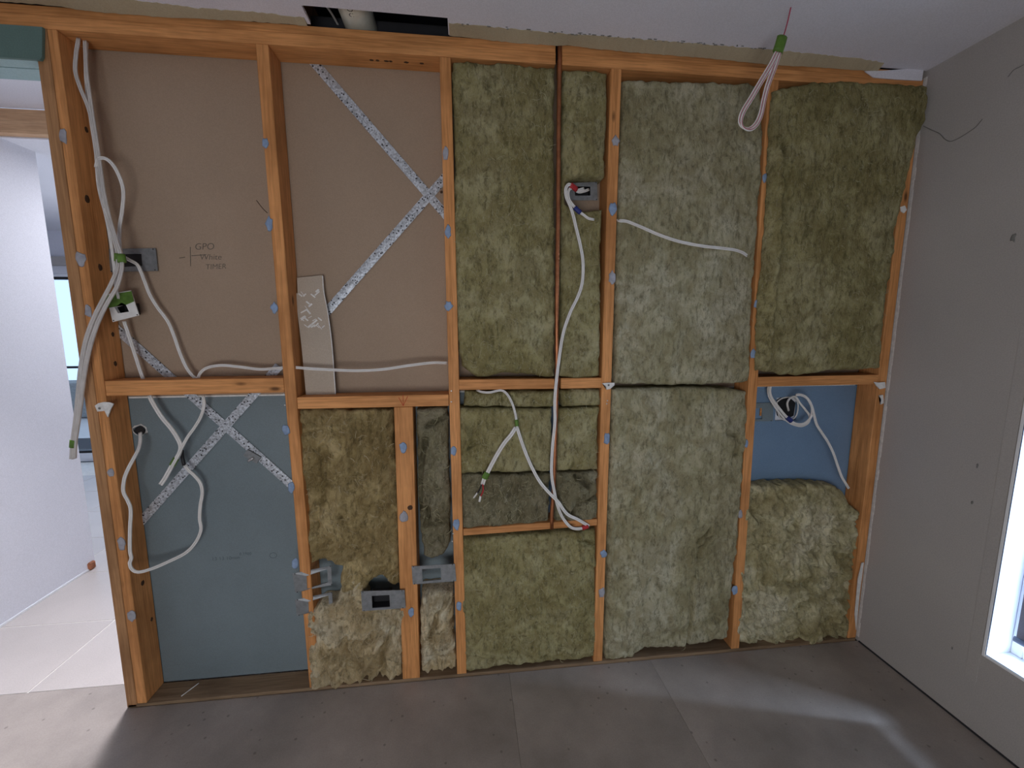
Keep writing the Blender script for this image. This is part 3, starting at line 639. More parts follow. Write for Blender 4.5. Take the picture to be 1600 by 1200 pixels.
batt('crumpled pale wool with white plaster bits in the short bay at floor level', [(1.074,0.373),(1.153,0.383),(1.191,0.358),(1.193,0.166),(1.2,0.024),(1.144,0.013),(1.099,0.012),(1.062,0.033),(1.063,0.178)], 'wool_cream', front=0.014, ridges=(([(1.089,0.366),(1.096,0.285),(1.083,0.176)], 0.016, 0.010), ([(1.176,0.333),(1.13,0.268),(1.103,0.174),(1.13,0.06)], -0.020, 0.008), ([(1.107,0.325),(1.152,0.348),(1.176,0.351)], -0.014, 0.006)), seed=24, amp=0.012, clump=0.032, rag=0.006, fibres=160)
batt('thin folded wool strip tucked directly under the pipe-bay nogging', [(1.254,1.16),(1.37,1.156),(1.594,1.154),(1.59,1.088),(1.405,1.095),(1.248,1.101)], 'wool_green', front=0.020, seed=27, amp=0.008, clump=0.012, rag=0.002, fibres=40)
batt('short folded wool end under the nogging, between pipe and stud', [(1.614,1.156),(1.768,1.158),(1.773,1.094),(1.625,1.09)], 'wool_green', front=0.014, seed=28, amp=0.008, clump=0.012, rag=0.003, fibres=30)
batt('square olive wool block behind the cable fork', [(1.23,1.096),(1.583,1.085),(1.581,0.837),(1.403,0.84),(1.227,0.844)], 'wool_green', front=0.010, ridges=(([(1.257,1.025),(1.27,0.971),(1.25,0.933)], 0.014, 0.010), ([(1.27,0.947),(1.293,0.961)], -0.016, 0.006)), seed=30, amp=0.007, bulge=0.008, rag=0.003, fibres=90)
batt('smooth olive wool block in the pipe bay, between pipe and stud', [(1.608,1.085),(1.764,1.089),(1.769,0.84),(1.606,0.839)], 'wool_green', front=0.006, seed=33, amp=0.006, bulge=0.008, rag=0.003, fibres=60)
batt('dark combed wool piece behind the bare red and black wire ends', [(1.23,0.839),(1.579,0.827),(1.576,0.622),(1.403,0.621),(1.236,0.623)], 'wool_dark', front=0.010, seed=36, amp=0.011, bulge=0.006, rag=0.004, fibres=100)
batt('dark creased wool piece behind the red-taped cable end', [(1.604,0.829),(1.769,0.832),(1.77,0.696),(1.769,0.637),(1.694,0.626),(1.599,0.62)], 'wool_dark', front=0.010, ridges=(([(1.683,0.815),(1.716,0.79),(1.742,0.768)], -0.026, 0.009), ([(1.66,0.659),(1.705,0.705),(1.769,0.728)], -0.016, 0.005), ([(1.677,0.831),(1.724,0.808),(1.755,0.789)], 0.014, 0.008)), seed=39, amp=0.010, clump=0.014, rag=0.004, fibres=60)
batt('broad olive wool batt standing on the floor plate under the low thin nogging', [(1.23,0.589),(1.428,0.588),(1.765,0.592),(1.768,0.397),(1.781,0.024),(1.586,0.025),(1.401,0.027),(1.258,0.012),(1.231,0.032),(1.23,0.274)], 'wool_green', front=0.003, ridges=(([(1.695,0.588),(1.714,0.538),(1.697,0.485),(1.75,0.454)], 0.016, 0.012), ([(1.704,0.55),(1.749,0.531)], -0.022, 0.008), ([(1.234,0.106),(1.349,0.083),(1.427,0.059)], 0.010, 0.007), ([(1.249,0.567),(1.291,0.533),(1.272,0.473)], 0.012, 0.010)), seed=42, amp=0.008, clump=0.006, bulge=0.010, rag=0.004, fibres=220)
batt('tall pale grey wool batt with a ragged bottom edge and a crack near its foot', [(1.813,1.157),(2.129,1.159),(2.316,1.15),(2.365,1.139),(2.378,0.909),(2.373,0.693),(2.374,0.469),(2.365,0.237),(2.364,0.058),(2.311,0.057),(2.182,0.045),(2.139,0.043),(1.968,0.047),(1.928,0.015),(1.82,0.011),(1.814,0.532),(1.814,0.877)], 'wool_grey', front=0.0, ridges=(([(2.19,0.52),(2.222,0.54),(2.242,0.573)], -0.020, 0.006), ([(2.193,0.458),(2.202,0.494),(2.255,0.544)], -0.016, 0.005), ([(2.182,0.368),(2.181,0.252),(2.184,0.05)], -0.016, 0.005), ([(2.261,0.151),(2.289,0.166),(2.311,0.147)], -0.014, 0.008), ([(2.291,0.975),(2.336,0.958),(2.336,0.884)], -0.016, 0.007)), seed=45, amp=0.0085, clump=0.004, bulge=0.014, rag=0.005, fibres=320)
batt('shaggy wool heap slumped in the corner bay under the blue panel', [(2.398,0.73),(2.488,0.737),(2.661,0.735),(2.816,0.717),(2.858,0.692),(2.873,0.64),(2.926,0.609),(2.961,0.371),(2.969,0.158),(2.962,0.034),(2.892,0.009),(2.675,0.004),(2.432,0.015),(2.408,0.029),(2.395,0.235),(2.394,0.496)], 'wool_pale', front=0.012, seed=48, amp=0.013, clump=0.030, bulge=0.012, rag=0.008, fibres=360)

# ------------------------------------------------------------------ copper pipe
o = sweep('copper_pipe', [(1.591,0.006,2.345),(1.592,0.004,2.286),(1.59,-0.004,2.071),(1.592,-0.005,1.798),(1.592,-0.004,1.465),(1.596,-0.002,1.207),(1.595,-0.003,1.086),(1.592,-0.003,0.937),(1.59,0,0.783),(1.584,0.002,0.678),(1.585,0.004,0.608)], 0.0078, 0.0078, 'copper', step=0.05, n=14)
tag(o, 'thin copper water pipe running down through the notched top plate between batts', 'pipe')
# ------------------------------------------------------------------ waste pipe above the ceiling
pv = sweep('waste_pipe', [(0.925, -0.7, 2.42), (0.925, -0.02, 2.408), (0.925, 0.4, 2.40)], 0.052, 0.052, 'pvc', view=(0, 0, 1), step=0.1, n=28)
tag(pv, 'cream plastic waste pipe in the dark hole cut in the ceiling', 'pipe')
cu = bpy.data.curves.new('pipe_print', 'FONT'); cu.body = 'S\nO\nC'; cu.size = 0.022; cu.extrude = 0.0002
t_ = bpy.data.objects.new('x', cu); me = bpy.data.meshes.new_from_object(t_); bpy.data.objects.remove(t_)
me.transform(Matrix.Translation((0.915, -0.062, 2.3565)) @ Matrix.Rotation(math.pi, 4, 'X')); tp = link('pipe_print', me, 'black', pv)
tp.parent = pv; tp.location = -pv.location
o = sweep('attic_cable', [(0.812, -0.2, 2.372), (0.826, -0.06, 2.37), (0.842, 0.02, 2.40), (0.85, 0.2, 2.42)], 0.0045, 0.003, 'cable'); tag(o, 'white cable crossing the corner of the dark ceiling hole', 'cable')

# ------------------------------------------------------------------ cables
def cable(label, pts, rw=0.0062, rt=0.0032, mat='cable', tapes=(), group=None, taper=None):
    path = spline(pts); bm = bmesh.new()
    add_sweep(bm, path, rw*0.5, rt, n=8, shift=rw*0.5, taper=taper); add_sweep(bm, path, rw*0.5, rt, n=8, shift=-rw*0.5, taper=taper)
    o = from_bm('cable', bm, mat, None, True); tag(o, label, 'cable', group or 'white cables in the open wall')
    for (p, hl, m, k) in tapes:
        p = Vector(p); i = min(range(len(path)), key=lambda j: (path[j]-p).length); n = max(2, int(hl/0.006)); seg = path[max(0, i-n):i+n+1]
        tb = bmesh.new(); add_sweep(tb, seg, rw*k, rt*1.5*max(1, k*0.8), n=10); from_bm('tape_wrap', tb, m, o, True)
    return o
# bundle in the first bay
cable('outer white cable of the long bundle hanging free beside the opening', [(0.099,0.03,2.269),(0.094,0.02,2.218),(0.09,0.015,2.167),(0.098,0.015,2.12),(0.109,0.02,2.069),(0.117,0.02,2.001),(0.117,0.02,1.926),(0.12,0.015,1.873),(0.131,0,1.805),(0.139,0,1.738),(0.157,-0.01,1.674),(0.164,-0.012,1.622),(0.163,-0.02,1.578),(0.142,-0.025,1.527),(0.116,-0.03,1.477),(0.085,-0.03,1.423),(0.055,-0.03,1.356),(0.03,-0.03,1.274),(0.007,-0.03,1.17),(-0.011,-0.03,1.086),(-0.027,-0.03,1.021),(-0.038,-0.03,0.963)],
      mat='cable_old', taper=lambda t: 1+0.45*min(1, max(0, (t-0.5)*5)), rw=0.0056, tapes=[([(-0.028,-0.03,1.017)][0], 0.010, 'green', 1.7)])
cable('inner white cable of the long bundle hanging free beside the opening', [(0.116,0.03,2.263),(0.12,0.02,2.214),(0.124,0.01,2.166),(0.126,0.008,2.115),(0.127,0.008,2.051),(0.129,0.008,1.978),(0.132,0.006,1.902),(0.142,-0.006,1.813),(0.152,-0.01,1.736),(0.171,-0.02,1.666),(0.179,-0.02,1.617),(0.18,-0.025,1.577),(0.164,-0.03,1.523),(0.13,-0.03,1.471),(0.097,-0.032,1.41),(0.065,-0.032,1.335),(0.035,-0.03,1.243),(0.012,-0.03,1.149),(-0.01,-0.03,1.064),(-0.021,-0.03,1.021),(-0.031,-0.03,0.965)], mat='cable_old', taper=lambda t: 1+0.45*min(1, max(0, (t-0.5)*5)), rw=0.0054, tapes=[([(0.176,-0.02,1.608)][0], 0.012, 'green', 2.3)])
cable('white cable of the bundle ending in the taped flush plate', [(0.105,0.05,2.271),(0.1,0.04,2.185),(0.096,0.04,2.111),(0.097,0.04,2.027),(0.099,0.04,1.942),(0.102,0.03,1.842),(0.112,0.03,1.755),(0.117,0.03,1.685),(0.118,0.03,1.615),(0.117,0.03,1.543),(0.107,0.04,1.485)], rw=0.0045)
cable('second white cable running into the taped flush plate', [(0.128,0,1.795),(0.145,0,1.728),(0.161,-0.004,1.663),(0.165,-0.006,1.62),(0.151,0,1.57),(0.123,0.02,1.525),(0.118,0.03,1.502),(0.114,0.04,1.477)], rw=0.0045, tapes=[([(0.161,-0.005,1.612)][0], 0.016, 'green', 3.2)])
cable('slender cable bowing out of the bundle to the metal box plate', [(0.109,0.02,1.893),(0.125,0.01,1.913),(0.143,0.004,1.917),(0.163,0,1.909),(0.177,0.004,1.886),(0.185,0.01,1.848),(0.179,0.02,1.813),(0.162,0.03,1.766),(0.149,0.03,1.716),(0.15,0.02,1.664),(0.152,0.02,1.628),(0.162,0.03,1.615),(0.173,0.05,1.602),(0.175,0.06,1.581),(0.184,0.06,1.547),(0.195,0.06,1.504),(0.214,0.06,1.462),(0.242,0.06,1.414),(0.257,0.06,1.364),(0.268,0.06,1.313),(0.287,0.055,1.259),(0.307,0.05,1.228),(0.325,0.045,1.213)], rw=0.0055)
cable('upper piece of cable dropping from the flush plate to the first nogging', [(0.112,0.05,1.414),(0.116,0.055,1.375),(0.126,0.055,1.321),(0.136,0.055,1.265),(0.15,0.05,1.212)], rw=0.0058)
cable('white cable ending blunt in front of the blue panel, joining a second one', [(0.166,0.045,1.159),(0.177,0.045,1.127),(0.198,0.045,1.081),(0.225,0.04,1.045),(0.245,0.035,1.013),(0.258,0.03,0.982),(0.258,0.02,0.957),(0.241,0.015,0.927),(0.222,0.01,0.892),(0.208,0.01,0.869),(0.193,0.01,0.849)], rw=0.0075, tapes=[([(0.241,0.015,0.929)][0], 0.010, 'green', 1.35)])
cable('white cable with printed lettering merging into the blunt-ended pair', [(0.339,0.045,1.156),(0.34,0.045,1.124),(0.326,0.045,1.082),(0.307,0.035,1.044),(0.287,0.028,1.014),(0.27,0.024,0.983),(0.258,0.012,0.95),(0.237,0.006,0.911)], rw=0.0052)
cable('thin white cable running level through the studs across the brown lining', [(0.327,0.045,1.21),(0.338,0.045,1.235),(0.362,0.045,1.253),(0.407,0.045,1.261),(0.463,0.045,1.256),(0.533,0.045,1.246),(0.582,0.045,1.248),(0.651,0.02,1.254),(0.718,0.012,1.249),(0.793,0.012,1.244),(0.88,0.012,1.24),(0.968,0.014,1.244),(1.058,0.02,1.256),(1.137,0.03,1.264),(1.19,0.04,1.262)], rw=0.0052)
cable('long slack white cable looping low past the first stud', [(0.112,0.06,1.025),(0.123,0.04,0.997),(0.128,0.02,0.973),(0.123,0,0.945),(0.109,-0.01,0.911),(0.098,-0.014,0.879),(0.091,-0.014,0.838),(0.101,-0.014,0.803),(0.106,-0.014,0.77),(0.095,-0.014,0.694),(0.087,-0.014,0.624),(0.088,-0.014,0.595),(0.081,-0.014,0.576),(0.085,-0.014,0.554),(0.101,-0.01,0.539),(0.136,0,0.542),(0.179,0.02,0.554),(0.228,0.04,0.574),(0.26,0.05,0.609),(0.279,0.055,0.653),(0.279,0.055,0.698),(0.286,0.055,0.747),(0.297,0.055,0.795),(0.294,0.055,0.832),(0.28,0.05,0.863),(0.263,0.05,0.883),(0.252,0.05,0.903)], rw=0.0058, tapes=[])
o = sweep('black_sleeve', [(0.247,0.05,0.958),(0.247,0.05,0.932),(0.25,0.05,0.903)], 0.006, 0.006, 'black'); tag(o, 'short black sleeve on the end of the looping cable', 'sleeve')
# bay with the pipe
o = cable('thin cable curling from under the nogging to the green tie', [(1.299,0.02,1.163),(1.315,0.006,1.157),(1.345,0,1.155),(1.388,0,1.162),(1.411,-0.008,1.146),(1.427,-0.012,1.115),(1.438,-0.014,1.079),(1.443,-0.016,1.048),(1.445,-0.018,1.024)], rw=0.0044, tapes=[([(1.443,-0.017,1.039)][0], 0.010, 'green', 1.6)])
o = cable('twin white cable with stripped red and black wire ends', [(1.44,-0.018,1.025),(1.421,-0.022,0.997),(1.397,-0.024,0.969),(1.373,-0.024,0.931),(1.354,-0.024,0.897),(1.337,-0.024,0.864),(1.322,-0.022,0.834),(1.315,-0.022,0.812)], rw=0.0078, tapes=[([(1.327,-0.022,0.848)][0], 0.007, 'green', 1.5)])
sweep('red_wire', [(1.315,-0.022,0.814),(1.317,-0.022,0.789),(1.307,-0.022,0.764)], 0.0028, 0.0028, 'red', o); sweep('black_wire', [(1.312,-0.022,0.814),(1.303,-0.022,0.79),(1.295,-0.02,0.777)], 0.0025, 0.0025, 'black', o)
sweep('wire_end', [(1.307,-0.022,0.767),(1.302,-0.022,0.745)], 0.004, 0.003, 'whiteplastic', o); sweep('wire_end', [(1.295,-0.02,0.779),(1.281,-0.02,0.76)], 0.003, 0.003, 'core', o)
cable('white cable swinging from the green tie down to the red tape', [(1.445,-0.018,1.024),(1.457,-0.018,0.985),(1.474,-0.018,0.935),(1.499,-0.016,0.874),(1.531,-0.018,0.813),(1.568,-0.022,0.767),(1.602,-0.026,0.731),(1.639,-0.02,0.678),(1.685,-0.014,0.649),(1.731,-0.008,0.617)], rw=0.0062)
cable('long white cable dropping in front of the copper pipe to red tape', [(1.69,0.02,1.884),(1.666,0.01,1.875),(1.649,0,1.88),(1.629,-0.006,1.888),(1.617,-0.01,1.872),(1.619,-0.012,1.844),(1.633,-0.014,1.813),(1.645,-0.014,1.779),(1.658,-0.014,1.732),(1.673,-0.014,1.678),(1.683,-0.014,1.623),(1.682,-0.014,1.555),(1.667,-0.014,1.503),(1.637,-0.016,1.441),(1.614,-0.018,1.372),(1.603,-0.018,1.303),(1.592,-0.018,1.209),(1.586,-0.018,1.125),(1.587,-0.018,1.04),(1.579,-0.018,0.942),(1.577,-0.018,0.842),(1.588,-0.02,0.771),(1.602,-0.018,0.713),(1.626,-0.014,0.657),(1.658,-0.012,0.618),(1.692,-0.01,0.609),(1.728,-0.008,0.617)], rw=0.0058,
      tapes=[([(1.646,-0.002,1.881)][0], 0.009, 'red', 1.7), ([(1.718,-0.008,0.615)][0], 0.014, 'red', 1.6)])
cable('short white cable from the upper flush box with a dark blue band', [(1.711,0.03,1.885),(1.69,0.02,1.875),(1.668,0.01,1.869),(1.64,0,1.878),(1.627,-0.006,1.863),(1.629,-0.01,1.838),(1.64,-0.014,1.82),(1.653,-0.016,1.805),(1.665,-0.016,1.795),(1.682,-0.014,1.785),(1.7,-0.01,1.775),(1.724,0,1.774)], rw=0.0048, tapes=[([(1.663,-0.016,1.799)][0], 0.010, 'navy', 1.8)])
cable('single white cable sagging between two studs over the grey batt', [(1.818,0.03,1.782),(1.815,-0.01,1.77),(1.842,-0.014,1.767),(1.892,-0.01,1.752),(1.962,-0.018,1.723),(2.036,-0.019,1.702),(2.124,-0.018,1.688),(2.213,-0.016,1.681),(2.267,-0.012,1.676),(2.308,-0.006,1.664),(2.355,0.02,1.643)], rw=0.0058)
# corner bay
cable('white cable coiled once over the blue panel with a free hanging end', [(2.498,0.045,1.156),(2.497,0.045,1.13),(2.508,0.045,1.103),(2.536,0.04,1.066),(2.56,0.035,1.037),(2.581,0.03,1.016),(2.608,0.025,0.997),(2.641,0.02,0.998),(2.667,0.02,1.021),(2.672,0.02,1.056),(2.654,0.02,1.094),(2.623,0.02,1.116),(2.594,0.02,1.119),(2.613,0.016,1.119),(2.638,0.014,1.106),(2.662,0.014,1.073),(2.677,0.014,1.036),(2.693,0.014,0.995),(2.718,0.012,0.96),(2.749,0.012,0.921),(2.781,0.012,0.87),(2.808,0.012,0.813),(2.832,0.012,0.765),(2.853,0.012,0.736),(2.871,0.012,0.712)], rw=0.0052, tapes=[([(2.581,0.03,1.016)][0], 0.008, 'navy', 1.9)])
cable('second white cable coiled into the torn hole in the blue panel', [(2.493,0.05,1.156),(2.493,0.05,1.129),(2.504,0.05,1.1),(2.533,0.046,1.057),(2.558,0.042,1.027),(2.582,0.036,1.004),(2.607,0.03,0.991),(2.638,0.026,0.986),(2.666,0.026,1.001),(2.672,0.03,1.027),(2.654,0.035,1.054),(2.632,0.04,1.08),(2.614,0.045,1.106),(2.604,0.06,1.099),(2.609,0.08,1.073),(2.631,0.095,1.037)], rw=0.004)
# ceiling loop
o = empty('speaker_wire', [(2.249,-0.2,2.262)][0]); tag(o, 'looped red and white wire hanging from the ceiling, tied with green tape', 'wire')
for dx in (0.0, 0.006):
    L = [(x+dx, y-dx*0.5, z-dx*0.8) for x, y, z in [(2.217,-0.215,2.226),(2.199,-0.215,2.189),(2.171,-0.215,2.142),(2.142,-0.215,2.092),(2.119,-0.215,2.054),(2.111,-0.215,2.026),(2.119,-0.215,2.008),(2.141,-0.215,2.002),(2.161,-0.215,2.014),(2.176,-0.215,2.043),(2.184,-0.215,2.089),(2.193,-0.215,2.131),(2.21,-0.215,2.181),(2.223,-0.215,2.226)]]
    sweep('wire_loop', L, 0.0042, 0.002, 'cable', o); sweep('wire_stripe', [(a, b-0.0022, c) for a, b, c in L], 0.0011, 0.0008, 'pink', o)
sweep('wire_drop', [(2.216,-0.271,2.34)]+[(2.242,-0.23,2.34),(2.24,-0.222,2.3),(2.235,-0.215,2.262)], 0.0018, 0.0018, 'pink', o)
sweep('tape_wrap', [(2.231,-0.217,2.264),(2.226,-0.217,2.243),(2.22,-0.217,2.223)], 0.0165, 0.010, 'green', o, n=10)

# ------------------------------------------------------------------ brackets and boxes
def ring_plate(name, outer, inner, mat, th=0.0015, lip=0.006, depth=(0, 1, 0), parent=None, holes=True):
    bm = bmesh.new(); d = Vector(depth).normalized()
    for i in range(4):
        j = (i+1) % 4
        add_hexa(bm, [Vector(outer[i]), Vector(outer[j]), Vector(inner[j]), Vector(inner[i])]+[Vector(p)+d*th for p in (outer[i], outer[j], inner[j], inner[i])])
        # folded lip round the opening
        a, b = Vector(inner[i]), Vector(inner[j]); cc = sum((Vector(p) for p in inner), Vector())/4
        a2, b2 = a+(cc-a)*0.04, b+(cc-b)*0.04
        add_hexa(bm, [a, b, b2, a2]+[p+d*lip for p in (a, b, b2, a2)])
    bmesh.ops.remove_doubles(bm, verts=bm.verts[:], dist=1e-5)
    o = from_bm(name, bm, mat, parent)
    if holes:
        for i in range(4):
            p = Vector(outer[i])*0.82+Vector(inner[i])*0.18
            blob('screw_hole', (p.x, p.y-0.0003, p.z), 0.0022, 0.0022, 0.0003, 'black', o, n=8, rag=0)
    return o
def box_behind(name, inner, y0, y1, parent):
    """Open-fronted back box behind an opening."""
    bm = bmesh.new(); xs = [p[0] for p in inner]; zs = [p[2] for p in inner]; a, b, c, d = min(xs), max(xs), min(zs), max(zs); t = 0.002
    add_box(bm, a-t, b+t, y1-t, y1, c-t, d+t)
    for q in ((a-t, a, c-t, d+t), (b, b+t, c-t, d+t), (a, b, c-t, c), (a, b, d, d+t)): add_box(bm, q[0], q[1], y0, y1-t, q[2], q[3])
    return from_bm(name, bm, 'black', parent)
g = 'metal flush box brackets on the studs'
o = ring_plate('box_bracket', [(0.068,0.084,1.656),(0.213,0.084,1.661),(0.212,0.084,1.586),(0.063,0.084,1.58)], [(0.094,0.084,1.64),(0.169,0.084,1.643),(0.167,0.084,1.601),(0.088,0.084,1.595)], 'galv', th=0.004, lip=0.004); tag(o, 'metal box plate on the brown lining where the slender cable enters', 'bracket', g)
bm = bmesh.new(); q = [(0.091,0.087,1.64),(0.167,0.087,1.644),(0.164,0.087,1.601),(0.086,0.087,1.596)]; add_prism(bm, [(p[0], 0.0888, p[2]) for p in q], (0, 0.002, 0)); from_bm('box_mouth', bm, 'black', o)
A = [(0.612,-0.004,0.493),(0.744,0.012,0.505),(0.744,0.012,0.427),(0.616,-0.004,0.416)]; I = [(0.658,-0.002,0.479),(0.732,0.011,0.494),(0.731,0.011,0.439),(0.657,-0.002,0.425)]
o = ring_plate('box_bracket', A, I, 'galv', lip=0.004); tag(o, 'upper of the two open metal brackets on the second stud beside the blue panel', 'bracket', g)
A = [(0.614,-0.004,0.388),(0.742,0.012,0.398),(0.741,0.012,0.33),(0.616,-0.004,0.323)]; I = [(0.658,-0.002,0.375),(0.73,0.011,0.387),(0.73,0.011,0.342),(0.657,-0.002,0.331)]
o = ring_plate('box_bracket', A, I, 'galv', lip=0.004); tag(o, 'lower of the two open metal brackets on the second stud, wool showing through', 'bracket', g)
I = [(0.891,-0.012,0.388),(0.959,-0.012,0.387),(0.959,-0.012,0.335),(0.891,-0.012,0.335)]
o = ring_plate('box_bracket', [(0.854,-0.012,0.409),(1.014,-0.012,0.402),(1.016,-0.012,0.327),(0.855,-0.012,0.327)], I, 'galv', lip=0.004); tag(o, 'metal bracket with black opening among cream wool on the trimmer stud', 'bracket', g); box_behind('back_box', I, -0.008, 0.03, o)
I = [(1.08,-0.005,0.479),(1.153,-0.005,0.479),(1.154,-0.005,0.429),(1.081,-0.005,0.426)]
o = ring_plate('box_bracket', [(1.043,-0.005,0.492),(1.206,-0.005,0.491),(1.21,-0.005,0.419),(1.045,-0.005,0.418)], I, 'galv', lip=0.004); tag(o, 'metal bracket bridging the short gap between trimmer stud and full stud', 'bracket', g)
I = [(1.662,0.05,1.901),(1.724,0.05,1.903),(1.725,0.05,1.87),(1.665,0.05,1.868)]
o = ring_plate('box_bracket', [(1.64,0.05,1.911),(1.748,0.05,1.919),(1.752,0.05,1.855),(1.646,0.05,1.852)], I, 'galv', lip=0.004); tag(o, 'metal box plate sunk in the gap of the narrow batt', 'bracket', g); box_behind('back_box', I, 0.054, 0.087, o)
I = [(2.445,0.085,1.054),(2.5,0.085,1.055),(2.505,0.085,1.006),(2.449,0.085,1.004)]
o = ring_plate('box_bracket', [(2.409,0.085,1.074),(2.548,0.085,1.076),(2.555,0.085,0.996),(2.415,0.085,0.997)], I, 'bluepaper', lip=0.003, th=0.004); tag(o, 'blue-painted box plate half hidden behind the stud at the blue panel', 'bracket', g)
boxobj('brass_bar', (2.494, 2.500, 0.0865, 0.0905, 1.02, 1.065), 'wood_x', o)
# taped white flush plate
A = [(0.078,0.035,1.502),(0.155,0.035,1.515),(0.171,0.035,1.433),(0.088,0.035,1.411)]; I = [(0.098,0.035,1.46),(0.134,0.035,1.473),(0.143,0.035,1.445),(0.107,0.035,1.439)]
o = ring_plate('flush_plate', A, I, 'whiteplastic', th=0.003, lip=0.012); tag(o, 'white plastic flush plate patched with green tape beside the first stud', 'plate')
box_behind('back_box', I, 0.046, 0.08, o)
T = [(0.075,0.033,1.497),(0.158,0.033,1.513),(0.162,0.033,1.479),(0.137,0.033,1.468),(0.124,0.033,1.475),(0.105,0.033,1.462),(0.074,0.033,1.456)]
prism('tape_patch', T, (0, 0.0012, 0), 'green', o)

# ------------------------------------------------------------------ plasterboard offcut leaning in the second bay
cut = empty('board_offcut', [(0.724,0.07,1.147)][0]); tag(cut, 'narrow plasterboard offcut leaning upright on the nogging of the second bay', 'board')
outl = [(0.666,0.07,1.513),(0.758,0.07,1.525),(0.77,0.066,1.442),(0.779,0.06,1.328),(0.784,0.052,1.148),(0.682,0.052,1.15),(0.675,0.06,1.328),(0.667,0.066,1.442)]
prism('board_face', outl, (0, 0.009, 0), 'kraft_pale', cut, 0)
prism('paper_tongue', [(0.671,0.073,1.567),(0.758,0.073,1.577),(0.762,0.071,1.521),(0.67,0.071,1.511)], (0, 0.007, 0), 'kraft_pale', cut, 0)
ed = [(0.759,0.071,1.574),(0.76,0.069,1.521),(0.771,0.065,1.442),(0.78,0.06,1.328),(0.785,0.052,1.148)]
sweep('gypsum_edge', ed, 0.0018, 0.0014, 'core', cut)
bm = bmesh.new()
for k in range(26):
    r = random.Random(k+3); u = r.random(); v = r.random()**1.5
    a = Vector(outl[0]).lerp(Vector(outl[1]), 0.06+0.75*u*(1-0.3*v)); b = Vector(outl[7]).lerp(Vector(outl[2]), 0.06+0.7*u); p = a.lerp(b, min(1.6, v*2.2))
    an = r.choice([0.7, -0.7, 0.5, 2.2]); L = r.uniform(0.006, 0.014)
    add_sweep(bm, [p+Vector((math.cos(an)*L*s, -0.0006, math.sin(an)*L*s)) for s in (-1, 0, 1)], r.uniform(0.001, 0.0035), 0.0006, n=6)
o = from_bm('plaster_smears', bm, 'core', cut); o['kind'] = 'stuff'

# ------------------------------------------------------------------ torn plaster scraps round nails, odds and ends
def scrap(name, label, poly, d, mat='core', nail=None, cat='scrap'):
    o = prism(name, poly, d, mat); tag(o, label, cat, 'torn plaster flakes on the studs' if cat == 'scrap' else None)
    if nail: blob('nail_head', nail, 0.004, 0.004, 0.001, 'stain', o, n=8, rag=0)
    return o
n_ = [(0.045,-0.006,1.126)][0]
scrap('plaster_scrap', 'white torn plaster tab nailed to the first stud below its nogging', [(0.031,-0.004,1.135),(0.042,-0.004,1.143),(0.059,-0.004,1.147),(0.079,-0.004,1.145),(0.088,-0.004,1.14),(0.076,-0.004,1.121),(0.065,-0.004,1.095),(0.058,-0.004,1.117),(0.036,-0.004,1.115)], (0, 0.0035, 0), nail=n_)
n_ = [(1.793,-0.012,1.176)][0]
scrap('plaster_scrap', 'small white three-pointed clip at the end of the pipe-bay nogging', [(1.768,-0.01,1.183),(1.791,-0.01,1.185),(1.816,-0.01,1.185),(1.816,-0.01,1.175),(1.799,-0.01,1.161),(1.786,-0.01,1.159),(1.781,-0.01,1.173)], (0, 0.0035, 0), nail=n_)
scrap('plaster_scrap', 'white torn plaster flake at the corner stud end of the nogging', [(2.907,-0.012,1.171),(2.93,-0.012,1.168),(2.956,-0.012,1.17),(2.962,-0.012,1.146),(2.937,-0.012,1.141),(2.92,-0.012,1.155)], (0, 0.0035, 0))
scrap('plaster_scrap', 'tiny white flake on the corner stud just below the larger flake', [(2.944,-0.006,1.114),(2.961,-0.006,1.116),(2.969,-0.006,1.081),(2.955,-0.006,1.076),(2.955,-0.006,1.095)], (0, 0.0035, 0))
scrap('plaster_flap', 'pale painted plaster flap under the ceiling beside the room corner', [(2.729,-0.004,2.32),(2.812,-0.004,2.327),(2.906,-0.004,2.339),(2.969,-0.004,2.348),(2.967,-0.004,2.302),(2.858,-0.004,2.3),(2.768,-0.004,2.301)], (0, 0.0035, 0), 'ceiling', cat='plaster')
scrap('plaster_scrap', 'tiny white flake high on the corner stud beside the loose batt', [(2.885,-0.055,1.837),(2.901,-0.055,1.842),(2.911,-0.055,1.827),(2.902,-0.055,1.815),(2.89,-0.055,1.821)], (0, 0.0035, 0))
scrap('plaster_scrap', 'long torn sliver of white plaster at the foot of the corner stud', [(2.955,-0.008,0.377),(2.964,-0.008,0.379),(2.962,-0.008,0.226),(2.967,-0.008,0.056),(2.951,-0.008,0.135),(2.946,-0.008,0.303)], (0, 0.0035, 0))
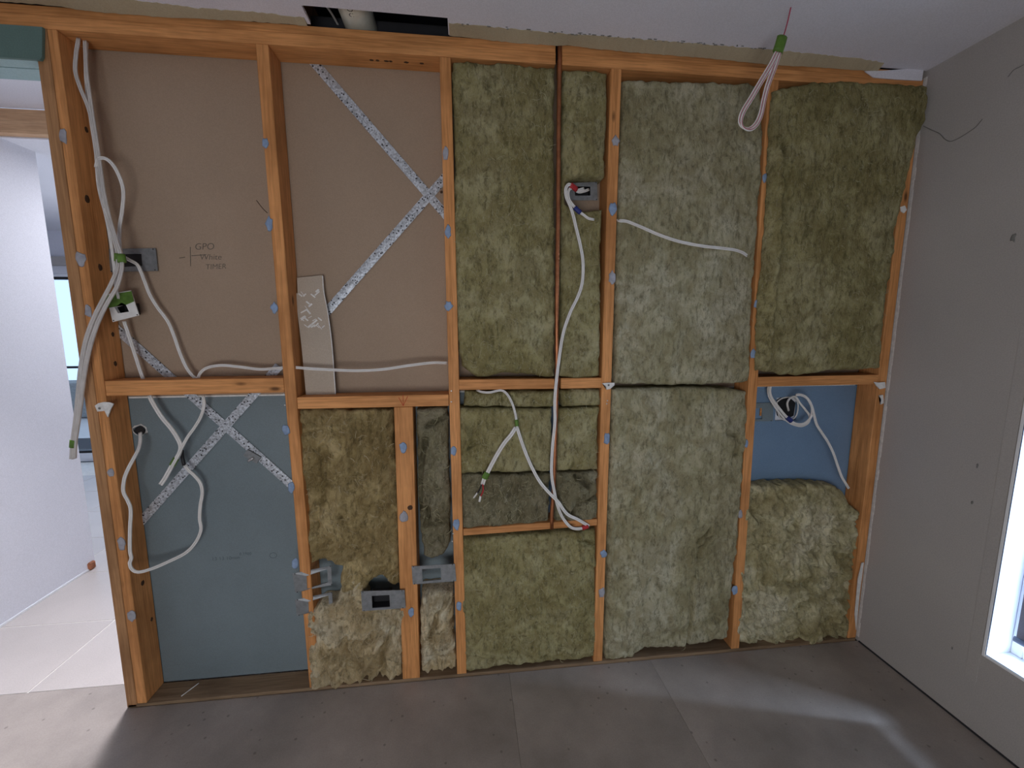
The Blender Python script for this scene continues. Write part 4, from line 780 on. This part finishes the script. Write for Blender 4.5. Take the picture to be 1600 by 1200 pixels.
for i, (p, lab) in enumerate(zip([(0.09,0.091,1.027),(1.674,0.09,1.962)][:1], ['torn round hole with white paper rim where the low loop leaves the lining'])):
    c = Vector(p); bm = bmesh.new(); R_ = random.Random(3); n = 14; rings = []
    for s, yy in ((1.25, 0.0), (1.0, -0.004)):
        rings.append([bm.verts.new((c.x+0.020*s*math.cos(6.283*k/n)*(1+R_.uniform(-.15, .15)), c.y+yy, c.z+0.017*s*math.sin(6.283*k/n)*(1+R_.uniform(-.15, .15)))) for k in range(n)])
    for k in range(n): bm.faces.new((rings[0][k], rings[0][(k+1) % n], rings[1][(k+1) % n], rings[1][k]))
    o = from_bm('conduit_grommet', bm, 'core'); tag(o, lab, 'hole')
    blob('hole_mouth', (c.x, c.y, c.z), 0.019, 0.016, 0.001, 'black', o, seed=4)
# paper rim of the torn hole in the corner bay
bm = bmesh.new(); pts = [Vector((x, 0.0905, z)) for x, z in H0]; pts.append(pts[0]); add_sweep(bm, spline(pts), 0.0028, 0.0022)
o = from_bm('paper_rim', bm, 'core', wall)
add = bmesh.new(); add_prism(add, [(x, 0.1028, z) for x, z in H0], (0, 0.001, 0)); from_bm('hole_back', add, 'black', wall)
# bit of cut trim at the end of the white wall
o = tag(empty('cut_trim_end', [(-0.945,1.02,-0.007)][0]), 'broken orange and white trim end on the tiles at the white wall corner', 'trim')
p = o.location
boxobj('orange_core', (p.x+0.0, p.x+0.03, p.y-0.04, p.y, 0.002, 0.045), 'rust', o, 0.006)
boxobj('white_shell', (p.x-0.05, p.x-0.001, p.y-0.045, p.y+0.005, 0.002, 0.038), 'core', o, 0.008)
# splinters and debris on the floor plate
for (q, lab) in (([(0.173,0.015,0.019),(0.202,0.07,0.007)], 'thin pale wood splinter lying on the floor plate of the first bay'), ):
    o = sweep('wood_splinter', [(a, b, 0.0145) for a, b, c_ in q], 0.002, 0.0015, 'core'); tag(o, lab, 'splinter')
o = sweep('wood_splinter', [(0.589,0,1.804),(0.61,-0.012,1.778),(0.62,-0.001,1.765)], 0.0012, 0.0012, 'knot'); tag(o, 'dark splinter standing off the second stud', 'splinter')
print('objects', len(scene.objects), 'tris', sum(len(o.data.polygons) for o in scene.objects if o.type == 'MESH')*2)
